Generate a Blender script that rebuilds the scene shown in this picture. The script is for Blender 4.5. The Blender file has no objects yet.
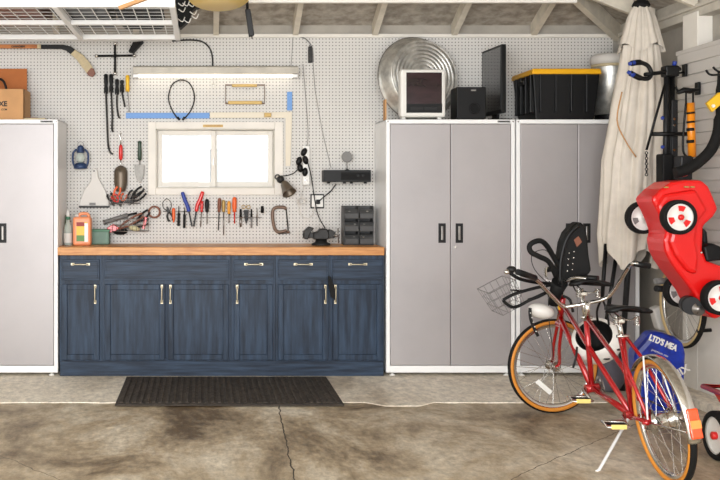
import bpy, math, random
from mathutils import Vector, Matrix
random.seed(7)
S = bpy.context.scene
COL = S.collection
PI = math.pi
R = math.radians
V = Vector

# ---------------------------------------------------------------- camera, world, light, exposure
H = 1.345
cam = bpy.data.cameras.new('camera'); camo = bpy.data.objects.new('camera', cam); COL.objects.link(camo)
camo.location = (0, 0, H); camo.rotation_euler = (R(90), 0, 0)
cam.lens = 50; cam.sensor_width = 36; cam.sensor_fit = 'HORIZONTAL'
cam.shift_x = (360-205)/720; cam.shift_y = -(240-190)/720
cam.clip_start = 0.05; cam.clip_end = 200
S.camera = camo
w = bpy.data.worlds.new('world'); S.world = w; w.use_nodes = True
bg = w.node_tree.nodes['Background']; bg.inputs[0].default_value = (0.93, 0.97, 1.0, 1); bg.inputs[1].default_value = 2.6
def area(name, loc, rot, sx, sy, power, col):
    l = bpy.data.lights.new(name, 'AREA'); l.shape = 'RECTANGLE'; l.size = sx; l.size_y = sy; l.energy = power; l.color = col
    o = bpy.data.objects.new(name, l); COL.objects.link(o); o.location = loc; o.rotation_euler = rot
    return o
area('door_daylight', (-0.7, -0.55, 1.6), (R(82), 0, R(2)), 4.2, 2.4, 365, (0.98, 0.985, 1.0))
sun = bpy.data.lights.new('sun', 'SUN'); sun.energy = 4.0; sun.angle = R(1.5); sun.color = (1, .96, .9)
suno = bpy.data.objects.new('sun', sun); COL.objects.link(suno); suno.rotation_euler = (R(34), 0, R(-8))
S.view_settings.view_transform = 'Standard'; S.view_settings.look = 'None'
S.view_settings.exposure = -0.12; S.view_settings.gamma = 1; S.view_settings.use_curve_mapping = False

# ---------------------------------------------------------------- helpers
def at(px, py, D): return V(((px-205)*D/1000, D, H-(py-190)*D/1000))
def sx(px, D): return (px-205)*D/1000
def sz(py, D): return H-(py-190)*D/1000
def lin(c):
    r = []
    for x in c:
        x = x/255
        r.append(x/12.92 if x <= 0.04045 else ((x+0.055)/1.055)**2.4)
    return r
def mat(name, c, rough=0.5, metal=0.0, var=0.0, scale=(8, 8, 8), emit=0, trans=0, c2=None, bump=0, alpha=1, coat=0):
    m = bpy.data.materials.new(name); m.use_nodes = True
    nt = m.node_tree; b = nt.nodes['Principled BSDF']
    col = lin(c) + [1]
    b.inputs['Base Color'].default_value = col
    b.inputs['Roughness'].default_value = rough; b.inputs['Metallic'].default_value = metal
    if coat: b.inputs['Coat Weight'].default_value = coat
    if trans: b.inputs['Transmission Weight'].default_value = trans
    if alpha < 1: b.inputs['Alpha'].default_value = alpha
    if emit:
        b.inputs['Emission Color'].default_value = col; b.inputs['Emission Strength'].default_value = emit
    if var or c2 or bump:
        g = nt.nodes.new('ShaderNodeNewGeometry')
        mp = nt.nodes.new('ShaderNodeMapping'); mp.inputs['Scale'].default_value = scale
        nt.links.new(g.outputs['Position'], mp.inputs['Vector'])
        n = nt.nodes.new('ShaderNodeTexNoise'); n.inputs['Scale'].default_value = 1; n.inputs['Detail'].default_value = 6; n.inputs['Roughness'].default_value = 0.6
        nt.links.new(mp.outputs[0], n.inputs['Vector'])
        if c2 is None:
            a = [max(0, x*(1-var)) for x in col[:3]]; d = [min(1, x*(1+var)) for x in col[:3]]
        else: a, d = lin(c2), col[:3]
        cr = nt.nodes.new('ShaderNodeValToRGB')
        cr.color_ramp.elements[0].position = 0.36; cr.color_ramp.elements[1].position = 0.64
        cr.color_ramp.elements[0].color = a+[1]; cr.color_ramp.elements[1].color = list(d)+[1]
        nt.links.new(n.outputs['Fac'], cr.inputs[0]); nt.links.new(cr.outputs[0], b.inputs['Base Color'])
        if bump:
            bm_ = nt.nodes.new('ShaderNodeBump'); bm_.inputs['Strength'].default_value = bump; bm_.inputs['Distance'].default_value = 0.01
            nt.links.new(n.outputs['Fac'], bm_.inputs['Height']); nt.links.new(bm_.outputs[0], b.inputs['Normal'])
    return m

def frame_of(d):
    d = d.normalized()
    up = V((0, 0, 1)) if abs(d.z) < 0.9 else V((1, 0, 0))
    a = d.cross(up).normalized(); b = a.cross(d).normalized()
    return a, b

def org(o):
    v = V((0, 0, 0))
    while o is not None: v += o.location; o = o.parent
    return v

class MB:
    def __init__(s): s.v = []; s.f = []; s.s = []
    def add(s, vs, fs, smooth=False):
        k = len(s.v); s.v += [V(p) for p in vs]
        for f in fs: s.f.append([k+i for i in f]); s.s.append(smooth)
        return s
    def box(s, x0, x1, y0, y1, z0, z1):
        if x0 > x1: x0, x1 = x1, x0
        if y0 > y1: y0, y1 = y1, y0
        if z0 > z1: z0, z1 = z1, z0
        vs = [(x0, y0, z0), (x1, y0, z0), (x1, y1, z0), (x0, y1, z0), (x0, y0, z1), (x1, y0, z1), (x1, y1, z1), (x0, y1, z1)]
        return s.add(vs, [(0, 3, 2, 1), (4, 5, 6, 7), (0, 1, 5, 4), (1, 2, 6, 5), (2, 3, 7, 6), (3, 0, 4, 7)])
    def bar(s, p, q, wd, th, side=None):
        """rectangular bar from p to q, width wd along side, thickness th"""
        p = V(p); q = V(q); d = (q-p).normalized()
        if side is None: a, b = frame_of(d)
        else:
            a = V(side); a = (a-d*a.dot(d)).normalized(); b = a.cross(d).normalized()
        vs = []
        for c in (p, q):
            for (i, j) in ((-1, -1), (1, -1), (1, 1), (-1, 1)): vs.append(c+a*i*wd/2+b*j*th/2)
        return s.add(vs, [(3, 2, 1, 0), (4, 5, 6, 7), (0, 1, 5, 4), (1, 2, 6, 5), (2, 3, 7, 6), (3, 0, 4, 7)])
    def tube(s, pts, r, n=8, closed=False, caps=True):
        pts = [V(p) for p in pts]; m = len(pts)
        rs = r if isinstance(r, (list, tuple)) else [r]*m
        tg = []
        for i in range(m):
            if closed: t = pts[(i+1) % m]-pts[i-1]
            elif i == 0: t = pts[1]-pts[0]
            elif i == m-1: t = pts[-1]-pts[-2]
            else: t = (pts[i+1]-pts[i]).normalized()+(pts[i]-pts[i-1]).normalized()
            tg.append(t.normalized() if t.length > 1e-9 else V((0, 0, 1)))
        a, b = frame_of(tg[0]); vs = []
        for i in range(m):
            a = (a-tg[i]*a.dot(tg[i])); a = a.normalized() if a.length > 1e-6 else frame_of(tg[i])[0]
            b = tg[i].cross(a)
            for k in range(n):
                t = 2*PI*k/n; vs.append(pts[i]+(a*math.cos(t)+b*math.sin(t))*rs[i])
        fs = []
        for i in range(m if closed else m-1):
            j = (i+1) % m
            for k in range(n): fs.append((i*n+k, i*n+(k+1) % n, j*n+(k+1) % n, j*n+k))
        s.add(vs, fs, True)
        if caps and not closed:
            k0 = len(s.v)-m*n
            s.f.append([k0+k for k in range(n)][::-1]); s.s.append(False)
            s.f.append([k0+(m-1)*n+k for k in range(n)]); s.s.append(False)
        return s
    def lathe(s, prof, o, ax=(0, 0, 1), n=24, smooth=True, caps=True):
        """prof: (r, h) along axis"""
        o = V(o); d = V(ax).normalized(); a, b = frame_of(d); vs = []; m = len(prof)
        for r, h in prof:
            for k in range(n):
                t = 2*PI*k/n; vs.append(o+d*h+(a*math.cos(t)+b*math.sin(t))*r)
        fs = [(i*n+k, i*n+(k+1) % n, (i+1)*n+(k+1) % n, (i+1)*n+k) for i in range(m-1) for k in range(n)]
        s.add(vs, fs, smooth)
        if caps:
            k0 = len(s.v)-m*n
            if prof[0][0] > 1e-4: s.f.append([k0+k for k in range(n)][::-1]); s.s.append(False)
            if prof[-1][0] > 1e-4: s.f.append([k0+(m-1)*n+k for k in range(n)]); s.s.append(False)
        return s
    def prism(s, poly, ext, smooth=False):
        poly = [V(p) for p in poly]; e = V(ext); n = len(poly)
        s.add(poly+[p+e for p in poly], [tuple(range(n))[::-1], tuple(range(n, 2*n))]+[(i, (i+1) % n, n+(i+1) % n, n+i) for i in range(n)], smooth)
        return s
    def ball(s, c, r, n=12, m=8, M=None):
        c = V(c); r = V(r) if not isinstance(r, (int, float)) else V((r, r, r)); vs = []
        for i in range(m+1):
            ph = PI*i/m
            for k in range(n):
                t = 2*PI*k/n
                p = V((r.x*math.sin(ph)*math.cos(t), r.y*math.sin(ph)*math.sin(t), r.z*math.cos(ph)))
                if M is not None: p = M @ p
                vs.append(c+p)
        s.add(vs, [(i*n+k, (i+1)*n+k, (i+1)*n+(k+1) % n, i*n+(k+1) % n) for i in range(m) for k in range(n)], True)
        return s
    def torus(s, c, ax, Rr, r, n=32, m=8, a0=0, a1=2*PI, ref=None):
        c = V(c); d = V(ax).normalized()
        if ref is None: a, b = frame_of(d)
        else: a = V(ref).normalized(); b = d.cross(a)
        full = abs(a1-a0-2*PI) < 1e-6
        k = n if full else n+1
        pts = [c+(a*math.cos(a0+(a1-a0)*i/n)+b*math.sin(a0+(a1-a0)*i/n))*Rr for i in range(k)]
        return s.tube(pts, r, m, closed=full)
    def tf(s, M): s.v = [M @ p for p in s.v]; return s
    def build(s, name, m, parent=None, base=None, bevel=0, sub=0, **kw):
        me = bpy.data.meshes.new(name)
        if parent is not None: o0 = org(parent)
        elif base is not None: o0 = V(base)
        else:
            o0 = V((sum(p.x for p in s.v)/len(s.v), sum(p.y for p in s.v)/len(s.v), min(p.z for p in s.v)))
        me.from_pydata([tuple(p-o0) for p in s.v], [], s.f)
        me.polygons.foreach_set('use_smooth', s.s)
        me.materials.append(m); me.validate(); me.update()
        o = bpy.data.objects.new(name, me); COL.objects.link(o)
        if parent is not None: o.parent = parent
        else: o.location = o0
        if bevel:
            b = o.modifiers.new('bevel', 'BEVEL'); b.width = bevel; b.segments = 2; b.limit_method = 'ANGLE'; b.angle_limit = R(35)
        if sub:
            b = o.modifiers.new('sub', 'SUBSURF'); b.levels = sub; b.render_levels = sub
        for k, v_ in kw.items(): o[k] = v_
        return o
def thing(name, label, cat, loc, group=None):
    o = bpy.data.objects.new(name, None); COL.objects.link(o); o.location = loc
    o.empty_display_size = 0.05
    o['label'] = label; o['category'] = cat
    if group: o['group'] = group
    return o
def struct(name, mb, m, parent=None, **kw):
    o = mb.build(name, m, parent, **kw)
    if parent is None: o['kind'] = 'structure'
    return o
def copy_tree(o, parent=None):
    c = o.copy(); COL.objects.link(c)
    if parent: c.parent = parent
    for ch in [x for x in bpy.data.objects if x.parent == o]: copy_tree(ch, c)
    return c
def text(name, st, size, pos, m, parent, right=(1, 0, 0), up=(0, 0, 1), depth=0.0006, bold=0.0, align='CENTER', sxx=1):
    cu = bpy.data.curves.new(name, 'FONT'); cu.body = st; cu.size = size; cu.align_x = align; cu.align_y = 'CENTER'; cu.extrude = depth; cu.offset = bold
    t = bpy.data.objects.new(name, cu)
    me = bpy.data.meshes.new_from_object(t)
    bpy.data.objects.remove(t)
    x = V(right).normalized(); y = V(up); y = (y-x*y.dot(x)).normalized(); z = x.cross(y)
    M = Matrix(((x.x*sxx, y.x, z.x, 0), (x.y*sxx, y.y, z.y, 0), (x.z*sxx, y.z, z.z, 0), (0, 0, 0, 1)))
    o0 = org(parent)
    for v_ in me.vertices: v_.co = (M @ v_.co) + V(pos) - o0
    me.materials.clear(); me.materials.append(m)
    o = bpy.data.objects.new(name, me); COL.objects.link(o); o.parent = parent
    return o
def spline(pts, n=6):
    pts = [V(p) for p in pts]; out = []
    P = [pts[0]]+pts+[pts[-1]]
    for i in range(1, len(P)-2):
        a, b, c, d = P[i-1], P[i], P[i+1], P[i+2]
        for k in range(n):
            t = k/n
            out.append(0.5*((2*b)+(c-a)*t+(2*a-5*b+4*c-d)*t*t+(3*b-a-3*c+d)*t**3))
    out.append(pts[-1]); return out

# ---------------------------------------------------------------- materials
M = {}
M['white_metal'] = mat('white_metal', (244, 244, 243), 0.35)
M['white_paint'] = mat('white_paint', (232, 227, 218), 0.6, var=0.04, scale=(4, 4, 4))
M['cream_paint'] = mat('cream_paint', (196, 190, 178), 0.6, var=0.12, scale=(6, 6, 6))
M['wall_grey'] = mat('wall_grey', (168, 162, 152), 0.7, var=0.1, scale=(5, 5, 5))
M['slat'] = mat('slat', (206, 201, 195), 0.5)
M['roof'] = mat('roof_board', (186, 179, 168), 0.8, c2=(142, 134, 123), scale=(12, 14, 14), bump=0.3)
M['rafter'] = mat('rafter_paint', (214, 206, 190), 0.7, var=0.1, scale=(10, 10, 10))
M['door_grey'] = mat('door_grey', (170, 165, 165), 0.38, metal=0.25, var=0.04, scale=(2, 2, 2))
M['blue_wood'] = mat('blue_wood', (50, 68, 90), 0.45, c2=(22, 34, 50), scale=(26, 26, 2.4), bump=0.12)
M['blue_wood_h'] = mat('blue_wood_h', (50, 67, 88), 0.45, c2=(22, 33, 49), scale=(3, 6, 45), bump=0.12)
M['butcher'] = mat('butcher_block', (214, 152, 84), 0.4, c2=(182, 116, 52), scale=(5, 30, 60))
M['chrome'] = mat('chrome', (215, 213, 208), 0.16, metal=1)
M['steel'] = mat('steel', (146, 142, 138), 0.35, metal=0.9, var=0.15, scale=(30, 30, 30))
M['dark_steel'] = mat('dark_steel', (50, 49, 48), 0.45, metal=0.5, var=0.2, scale=(30, 30, 30))
M['galv'] = mat('galvanised', (222, 222, 218), 0.42, metal=0.9, var=0.25, scale=(12, 12, 12))
M['brass'] = mat('brass', (176, 146, 84), 0.45, metal=0.3)
M['nickel'] = mat('nickel', (196, 184, 156), 0.35, metal=0.6)
M['black'] = mat('black_plastic', (12, 12, 13), 0.45)
M['black_matte'] = mat('black_matte', (13, 13, 13), 0.7)
M['rubber'] = mat('rubber', (20, 19, 18), 0.8, var=0.2, scale=(20, 20, 20))
M['mat_rubber'] = mat('mat_rubber', (76, 68, 60), 0.8, c2=(50, 44, 38), scale=(20, 20, 20))
M['handle_dark'] = mat('handle_dark', (33, 33, 34), 0.45)
M['white_plastic'] = mat('white_plastic', (232, 230, 224), 0.35)
M['red'] = mat('red_plastic', (214, 22, 18), 0.28, coat=0.4)
M['red_toy'] = mat('red_toy_plastic', (226, 14, 10), 0.34, coat=0.2)
M['bike_red'] = mat('bike_red', (172, 12, 18), 0.22, metal=0.25, coat=0.7)
M['orange'] = mat('orange', (232, 98, 40), 0.4)
M['yellow'] = mat('yellow', (240, 190, 40), 0.4)
M['yellow_tote'] = mat('yellow_lid', (240, 176, 22), 0.4)
M['pale_yellow'] = mat('pale_yellow', (250, 216, 120), 0.4)
M['tool_steel'] = mat('tool_steel', (166, 164, 160), 0.6, metal=0.25, var=.15, scale=(40, 40, 20))
M['blue'] = mat('blue', (30, 58, 150), 0.4)
M['tape_blue'] = mat('painters_blue', (104, 152, 214), 0.5)
M['green'] = mat('green', (70, 120, 92), 0.5)
M['brown'] = mat('brown', (120, 70, 48), 0.5)
M['bronze'] = mat('bronze', (104, 92, 78), 0.4, metal=0.5)
M['clamp_brown'] = mat('clamp_brown', (120, 98, 84), 0.5, metal=0.3)
M['cardboard'] = mat('cardboard', (196, 148, 100), 0.8, var=0.06)
M['cardboard_in'] = mat('cardboard_inner', (178, 104, 52), 0.8, var=0.06)
M['canvas'] = mat('canvas', (216, 207, 194), 0.85, var=0.05, scale=(12, 12, 12), bump=0.1)
M['gum'] = mat('gum_wall', (206, 132, 44), 0.6)
M['tan'] = mat('tan_wall', (206, 178, 128), 0.6)
M['screen'] = mat('screen', (26, 18, 20), 0.12, c2=(66, 44, 50), scale=(2, 2, 6))  # purple second tone paints the screen's reflection into its colour
M['screen_black'] = mat('monitor_screen', (40, 40, 42), 0.12, coat=0.5)
M['lid_white'] = mat('lid_white', (214, 210, 204), 0.5)
M['grey_plastic'] = mat('grey_plastic', (122, 120, 118), 0.5)
M['bin_grey'] = mat('bin_grey', (76, 76, 76), 0.5)
M['lantern'] = mat('lantern_blue', (40, 62, 100), 0.4, metal=0.2)
M['bag_blue'] = mat('bag_blue', (14, 52, 168), 0.3, c2=(8, 30, 120), scale=(14, 14, 14), bump=0.4)
M['glass'] = mat('clear_glass', (245, 250, 250), 0.02, trans=1)
M['glass'].node_tree.nodes['Principled BSDF'].inputs['IOR'].default_value = 1.02
M['bottle_clear'] = mat('bottle_clear', (220, 230, 220), 0.15, alpha=0.45)
M['jug'] = mat('jug_orange', (238, 150, 104), 0.4)
M['label_red'] = mat('label_red', (150, 40, 34), 0.5)
M['label_green'] = mat('label_green', (96, 140, 72), 0.5)
M['tube'] = mat('lamp_tube', (255, 248, 232), 0.5, emit=1.5)
M['reflector'] = mat('reflector_orange', (240, 78, 24), 0.25, coat=0.6)
M['reflector_l'] = mat('reflector_light', (250, 146, 70), 0.25)
M['reflector_y'] = mat('reflector_yellow', (240, 216, 130), 0.3)
M['tape_light'] = mat('tape_light', (196, 180, 146), 0.8, var=0.1, scale=(40, 40, 40))
M['stick'] = mat('stick_wood', (198, 122, 58), 0.5, c2=(150, 84, 36), scale=(4, 40, 40))
M['ink'] = mat('ink', (28, 24, 22), 0.6)
M['outside'] = mat('outside_white', (235, 236, 238), 0.8)
M['outside_grey'] = mat('outside_siding', (180, 179, 180), 0.8)
M['outside_ground'] = mat('outside_ground', (225, 225, 225), 0.9)
M['bat'] = mat('bat_orange', (236, 142, 30), 0.3)
M['cream_strip'] = mat('cream_strip', (226, 216, 196), 0.5)
M['purple_grey'] = mat('sack_grey', (92, 90, 100), 0.7, var=0.1)

def pegboard_material():
    m = bpy.data.materials.new('pegboard'); m.use_nodes = True; nt = m.node_tree; b = nt.nodes['Principled BSDF']
    g = nt.nodes.new('ShaderNodeNewGeometry')
    sc = nt.nodes.new('ShaderNodeVectorMath'); sc.operation = 'MULTIPLY'; sc.inputs[1].default_value = (1/.0254, 0, 1/.0254)
    fr = nt.nodes.new('ShaderNodeVectorMath'); fr.operation = 'FRACTION'
    sb = nt.nodes.new('ShaderNodeVectorMath'); sb.operation = 'SUBTRACT'; sb.inputs[1].default_value = (.5, 0, .5)
    ln = nt.nodes.new('ShaderNodeVectorMath'); ln.operation = 'LENGTH'
    lt = nt.nodes.new('ShaderNodeMath'); lt.operation = 'LESS_THAN'; lt.inputs[1].default_value = 0.165
    mx = nt.nodes.new('ShaderNodeMix'); mx.data_type = 'RGBA'
    mx.inputs[6].default_value = lin((212, 209, 204))+[1]; mx.inputs[7].default_value = (0.02, 0.02, 0.02, 1)
    L = nt.links.new
    L(g.outputs['Position'], sc.inputs[0]); L(sc.outputs[0], fr.inputs[0]); L(fr.outputs[0], sb.inputs[0]); L(sb.outputs[0], ln.inputs[0])
    L(ln.outputs['Value'], lt.inputs[0]); L(lt.outputs[0], mx.inputs[0]); L(mx.outputs[2], b.inputs['Base Color'])
    b.inputs['Roughness'].default_value = 0.55
    return m
M['peg'] = pegboard_material()

def concrete(name, c_light, c_mid, c_dark, cracks=()):
    m = bpy.data.materials.new(name); m.use_nodes = True; nt = m.node_tree; b = nt.nodes['Principled BSDF']; L = nt.links.new; N = nt.nodes.new
    g = N('ShaderNodeNewGeometry')
    mp = N('ShaderNodeMapping'); mp.inputs['Scale'].default_value = (1.5, 0.85, 1); L(g.outputs['Position'], mp.inputs[0])
    n1 = N('ShaderNodeTexNoise'); n1.inputs['Scale'].default_value = 1.1; n1.inputs['Detail'].default_value = 8; n1.inputs['Roughness'].default_value = 0.68; n1.inputs['Distortion'].default_value = 0.5
    L(mp.outputs[0], n1.inputs['Vector'])
    cr = N('ShaderNodeValToRGB'); e = cr.color_ramp.elements
    e[0].position = 0.36; e[0].color = lin(c_dark)+[1]; e[1].position = 0.66; e[1].color = lin(c_light)+[1]
    x = e.new(0.49); x.color = lin(c_mid)+[1]
    L(n1.outputs['Fac'], cr.inputs[0])
    n2 = N('ShaderNodeTexNoise'); n2.inputs['Scale'].default_value = 14; n2.inputs['Detail'].default_value = 8; n2.inputs['Roughness'].default_value = 0.75
    L(mp.outputs[0], n2.inputs['Vector'])
    r2 = N('ShaderNodeMapRange'); r2.inputs['From Min'].default_value = 0.3; r2.inputs['From Max'].default_value = 0.7; r2.inputs['To Min'].default_value = 0.62; r2.inputs['To Max'].default_value = 1.3
    L(n2.outputs['Fac'], r2.inputs[0])
    mu = N('ShaderNodeVectorMath'); mu.operation = 'SCALE'; L(cr.outputs[0], mu.inputs[0]); L(r2.outputs[0], mu.inputs['Scale'])
    last = mu.outputs[0]
    # cracks: distance from a line, wobbled by noise
    n3 = N('ShaderNodeTexNoise'); n3.inputs['Scale'].default_value = 7; n3.inputs['Detail'].default_value = 3; L(g.outputs['Position'], n3.inputs['Vector'])
    for (x0, y0, x1, y1, wd) in cracks:
        dx, dy = x1-x0, y1-y0; l = math.hypot(dx, dy); nx, ny = -dy/l, dx/l
        dt = N('ShaderNodeVectorMath'); dt.operation = 'DOT_PRODUCT'; dt.inputs[1].default_value = (nx, ny, 0); L(g.outputs['Position'], dt.inputs[0])
        ad = N('ShaderNodeMath'); ad.operation = 'MULTIPLY_ADD'; ad.inputs[1].default_value = 0.05; L(n3.outputs['Fac'], ad.inputs[0]); L(dt.outputs['Value'], ad.inputs[2])
        s_ = N('ShaderNodeMath'); s_.operation = 'SUBTRACT'; s_.inputs[1].default_value = nx*x0+ny*y0+0.025; L(ad.outputs[0], s_.inputs[0])
        ab = N('ShaderNodeMath'); ab.operation = 'ABSOLUTE'; L(s_.outputs[0], ab.inputs[0])
        lt = N('ShaderNodeMath'); lt.operation = 'LESS_THAN'; lt.inputs[1].default_value = wd; L(ab.outputs[0], lt.inputs[0])
        mx = N('ShaderNodeMix'); mx.data_type = 'RGBA'; L(lt.outputs[0], mx.inputs[0]); L(last, mx.inputs[6]); mx.inputs[7].default_value = (0.06, 0.045, 0.03, 1)
        last = mx.outputs[2]
    L(last, b.inputs['Base Color'])
    rr = N('ShaderNodeMapRange'); rr.inputs['To Min'].default_value = 0.32; rr.inputs['To Max'].default_value = 0.75; L(n1.outputs['Fac'], rr.inputs[0]); L(rr.outputs[0], b.inputs['Roughness'])
    bm_ = N('ShaderNodeBump'); bm_.inputs['Strength'].default_value = 0.25; bm_.inputs['Distance'].default_value = 0.01; L(n2.outputs['Fac'], bm_.inputs['Height']); L(bm_.outputs[0], b.inputs['Normal'])
    return m
M['floor'] = concrete('stained_concrete', (224, 215, 196), (176, 159, 132), (100, 82, 57), cracks=[(0.46, 6.3, 0.41, 4.5, 0.0038), (2.12, 5.38, 1.41, 4.64, 0.0025), (-1.04, 5.07, -0.67, 4.64, 0.002)])
M['slab'] = concrete('pale_concrete', (246, 238, 222), (236, 226, 208), (202, 188, 166))

for _k in ('black', 'black_matte', 'handle_dark', 'rubber', 'bin_grey', 'dark_steel', 'blue_wood', 'blue_wood_h'): M[_k].node_tree.nodes['Principled BSDF'].inputs['Specular IOR Level'].default_value = 0.28
# ---------------------------------------------------------------- the setting
YB = 7.66; XR = 3.16; XL = -2.75; YF = -0.9; ZT = 2.517; P = 0.39; TOP = 2.8
struct('floor', MB().box(XL-.2, XR+.3, YF-1.5, 6.33, -0.1, 0), M['floor'])
e = MB(); pts = []; x = XL-.2
random.seed(3)
while x < XR+.3:
    pts.append((x, 6.31+random.uniform(-.012, .012)-(0.09 if 1.05 < x < 1.35 else 0), -0.05)); x += 0.11
poly = pts+[(XR+.3, 6.31, -0.05), (XR+.3, YB+.1, -0.05), (XL-.2, YB+.1, -0.05)]
struct('floor', e.prism(poly, (0, 0, 0.056)), M['slab'], bevel=0.004)
# back wall with window opening (px 155-275, 130-188)
WX0, WX1, WZ0, WZ1 = sx(156, YB), sx(274.5, YB), sz(188, YB), sz(129, YB)
PX = 3.125
b = MB()
b.box(XL, WX0, YB, YB+.02, 0, ZT).box(WX1, PX, YB, YB+.02, 0, ZT).box(WX0, WX1, YB, YB+.02, 0, WZ0).box(WX0, WX1, YB, YB+.02, WZ1, ZT)
struct('wall_back', b, M['peg'])
b = MB()
b.box(XL, WX0, YB+.02, YB+.12, 0, ZT+.1).box(WX1, XR+.1, YB+.02, YB+.12, 0, ZT+.1).box(WX0, WX1, YB+.02, YB+.12, 0, WZ0).box(WX0, WX1, YB+.02, YB+.12, WZ1, ZT+.1)
struct('wall_back', b, M['wall_grey'])
struct('wall_left', MB().box(XL-.1, XL, YF, YB+.1, 0, ZT), M['white_paint'])
struct('wall_right', MB().box(XR+.09, XR+.18, YF, YB+.12, 0, ZT+.05), M['wall_grey'])
# roof: back slope, right slope, left slope, flat middle
r = MB()
zt = lambda t: ZT+.1+P*t
r.add([(XL-.1, YB+.1, zt(-.1)), (XR+.1, YB+.1, zt(-.1)), (XR-TOP, YB-TOP, zt(TOP)), (XL-.1, YB-TOP, zt(TOP))], [(0, 1, 2, 3)])
r.add([(XR+.1, YB+.1, zt(-.1)), (XR+.1, YF, zt(-.1)), (XR-TOP, YF, zt(TOP)), (XR-TOP, YB-TOP, zt(TOP))], [(0, 1, 2, 3)])
r.add([(XL-.1, YB-TOP, zt(TOP)), (XR-TOP, YB-TOP, zt(TOP)), (XR-TOP, YF, zt(TOP)), (XL-.1, YF, zt(TOP))], [(0, 1, 2, 3)])
struct('ceiling', r, M['roof'])
k = 1
for i in range(-5, 6):
    X = 0.084+i*.6075
    if X > XR-.3: continue
    t1 = min(TOP, XR-X)
    m_ = MB()
    q = [(X-.021, YB, ZT), (X-.021, YB-t1, ZT+P*t1), (X-.021, YB-t1, ZT+P*t1+.1), (X-.021, YB, ZT+.1)]
    struct('trim_%d' % k, m_.prism(q, (.042, 0, 0)), M['rafter']); k += 1
for i in range(9):
    Y = YB-.62-i*.6075
    t1 = min(TOP, YB-Y)
    q = [(XR, Y-.021, ZT), (XR-t1, Y-.021, ZT+P*t1), (XR-t1, Y-.021, ZT+P*t1+.1), (XR, Y-.021, ZT+.1)]
    struct('trim_%d' % k, MB().prism(q, (0, .042, 0)), M['rafter']); k += 1
h = MB(); h.bar((XR+.02, YB+.02, ZT+.03), (XR-TOP, YB-TOP, ZT+P*TOP+.03), .05, .13, side=(1, -1, 0)); struct('trim_%d' % k, h, M['rafter']); k += 1
# cross beam under the rafters, top plates, post, curb
struct('trim_%d' % k, MB().box(-.1, XR-.6, 6.88, 6.92, 2.635, 2.76), M['white_paint']); k += 1
struct('trim_%d' % k, MB().box(XL, XR, YB-.022, YB+.02, ZT-.004, ZT+.02), M['white_paint']); k += 1
struct('trim_%d' % k, MB().box(XR+.02, XR+.09, YF, YB, ZT+.02, ZT+.12), M['cream_paint']); k += 1
struct('trim_%d' % k, MB().box(XR-.0, XR+.09, YF, YB, ZT-.058, ZT+.02), M['cream_paint'], bevel=.004); k += 1
struct('trim_%d' % k, MB().box(XR-.02, XR+.09, YF, YB, ZT-.005, ZT+.02), M['cream_paint'], bevel=.004); k += 1
struct('trim_%d' % k, MB().box(XR-.008, XR+.09, 6.4, 6.6, .06, ZT-.025), M['white_paint'], bevel=.004); k += 1
struct('trim_%d' % k, MB().box(XR-.03, XR+.09, 7.5, YB+.02, .06, ZT-.14), M['wall_grey'], bevel=.004); k += 1
struct('baseboard_right', MB().box(XR-.14, XR+.09, YF, 7.15, 0, .062), M['slab'], bevel=.008)
# slat wall panels on the right wall
sl = MB()
z = 2.24
while z > .72:
    sl.box(XR-.024, XR-.012, 1.0, 6.64, z-.071, z-.002); z -= .0762
sl.box(XR-.012, XR-.006, 1.0, 6.64, .70, 2.24)
sl.box(XR-.03, XR-.006, 1.0, 6.65, 2.235, 2.262)
struct('trim_%d' % k, sl, M['slat'], bevel=.002); k += 1
struct('trim_%d' % k, MB().box(XR-.006, XR+.0, 1.0, 6.41, .065, .72), M['white_paint']); k += 1

# window
win = thing('window_1', 'x', 'x', ((WX0+WX1)/2, YB, WZ0)); del win['label'], win['category']; win['kind'] = 'structure'
fr = MB()
tx0, tx1, tz0, tz1 = sx(148, YB), sx(283, YB), sz(195, YB), sz(122, YB)
fr.box(tx0, WX0, YB-.02, YB, tz0, tz1).box(WX1, tx1, YB-.02, YB, tz0, tz1).box(WX0, WX1, YB-.02, YB, WZ1, tz1).box(WX0, WX1, YB-.02, YB, tz0, WZ0)
fr.build('window_casing', M['white_paint'], win, bevel=.004)
fr = MB()
fr.box(WX0, WX0+.008, YB-.02, YB+.13, WZ0, WZ1).box(WX1-.008, WX1, YB-.02, YB+.13, WZ0, WZ1).box(WX0, WX1, YB-.02, YB+.13, WZ1-.008, WZ1).box(WX0, WX1, YB-.025, YB+.13, WZ0, WZ0+.008)
fr.build('window_jamb', M['cream_paint'], win)
def sash(xa, xb, y):
    f = MB(); za, zb = WZ0+.01, WZ1-.01; wd = .036
    f.box(xa, xa+wd, y, y+.025, za, zb).box(xb-wd, xb, y, y+.025, za, zb).box(xa+wd, xb-wd, y, y+.025, za, za+wd).box(xa+wd, xb-wd, y, y+.025, zb-wd, zb)
    o = f.build('window_sash', M['white_paint'], win, bevel=.003)
    MB().box(xa+wd-.005, xb-wd+.005, y+.01, y+.014, za+wd-.005, zb-wd+.005).build('pane', M['glass'], o)
xm = sx(214, YB)
sash(WX0+.01, xm+.012, YB+.03); sash(xm-.012, WX1-.01, YB+.06)
MB().box(xm-.01, xm-.002, YB+.012, YB+.03, sz(165, YB), sz(158, YB)).build('latch', M['steel'], win)
pl = MB().box(sx(203, YB), sx(223, YB), YB-.024, YB-.02, sz(127.4, YB), sz(124.8, YB)); lp = pl.build('name_plate', M['brass'], win)
text('plate_lettering', 'MASTER WORKS', .017, (sx(213, YB), YB-.0245, sz(126.1, YB)), M['brown'], win)
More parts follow.
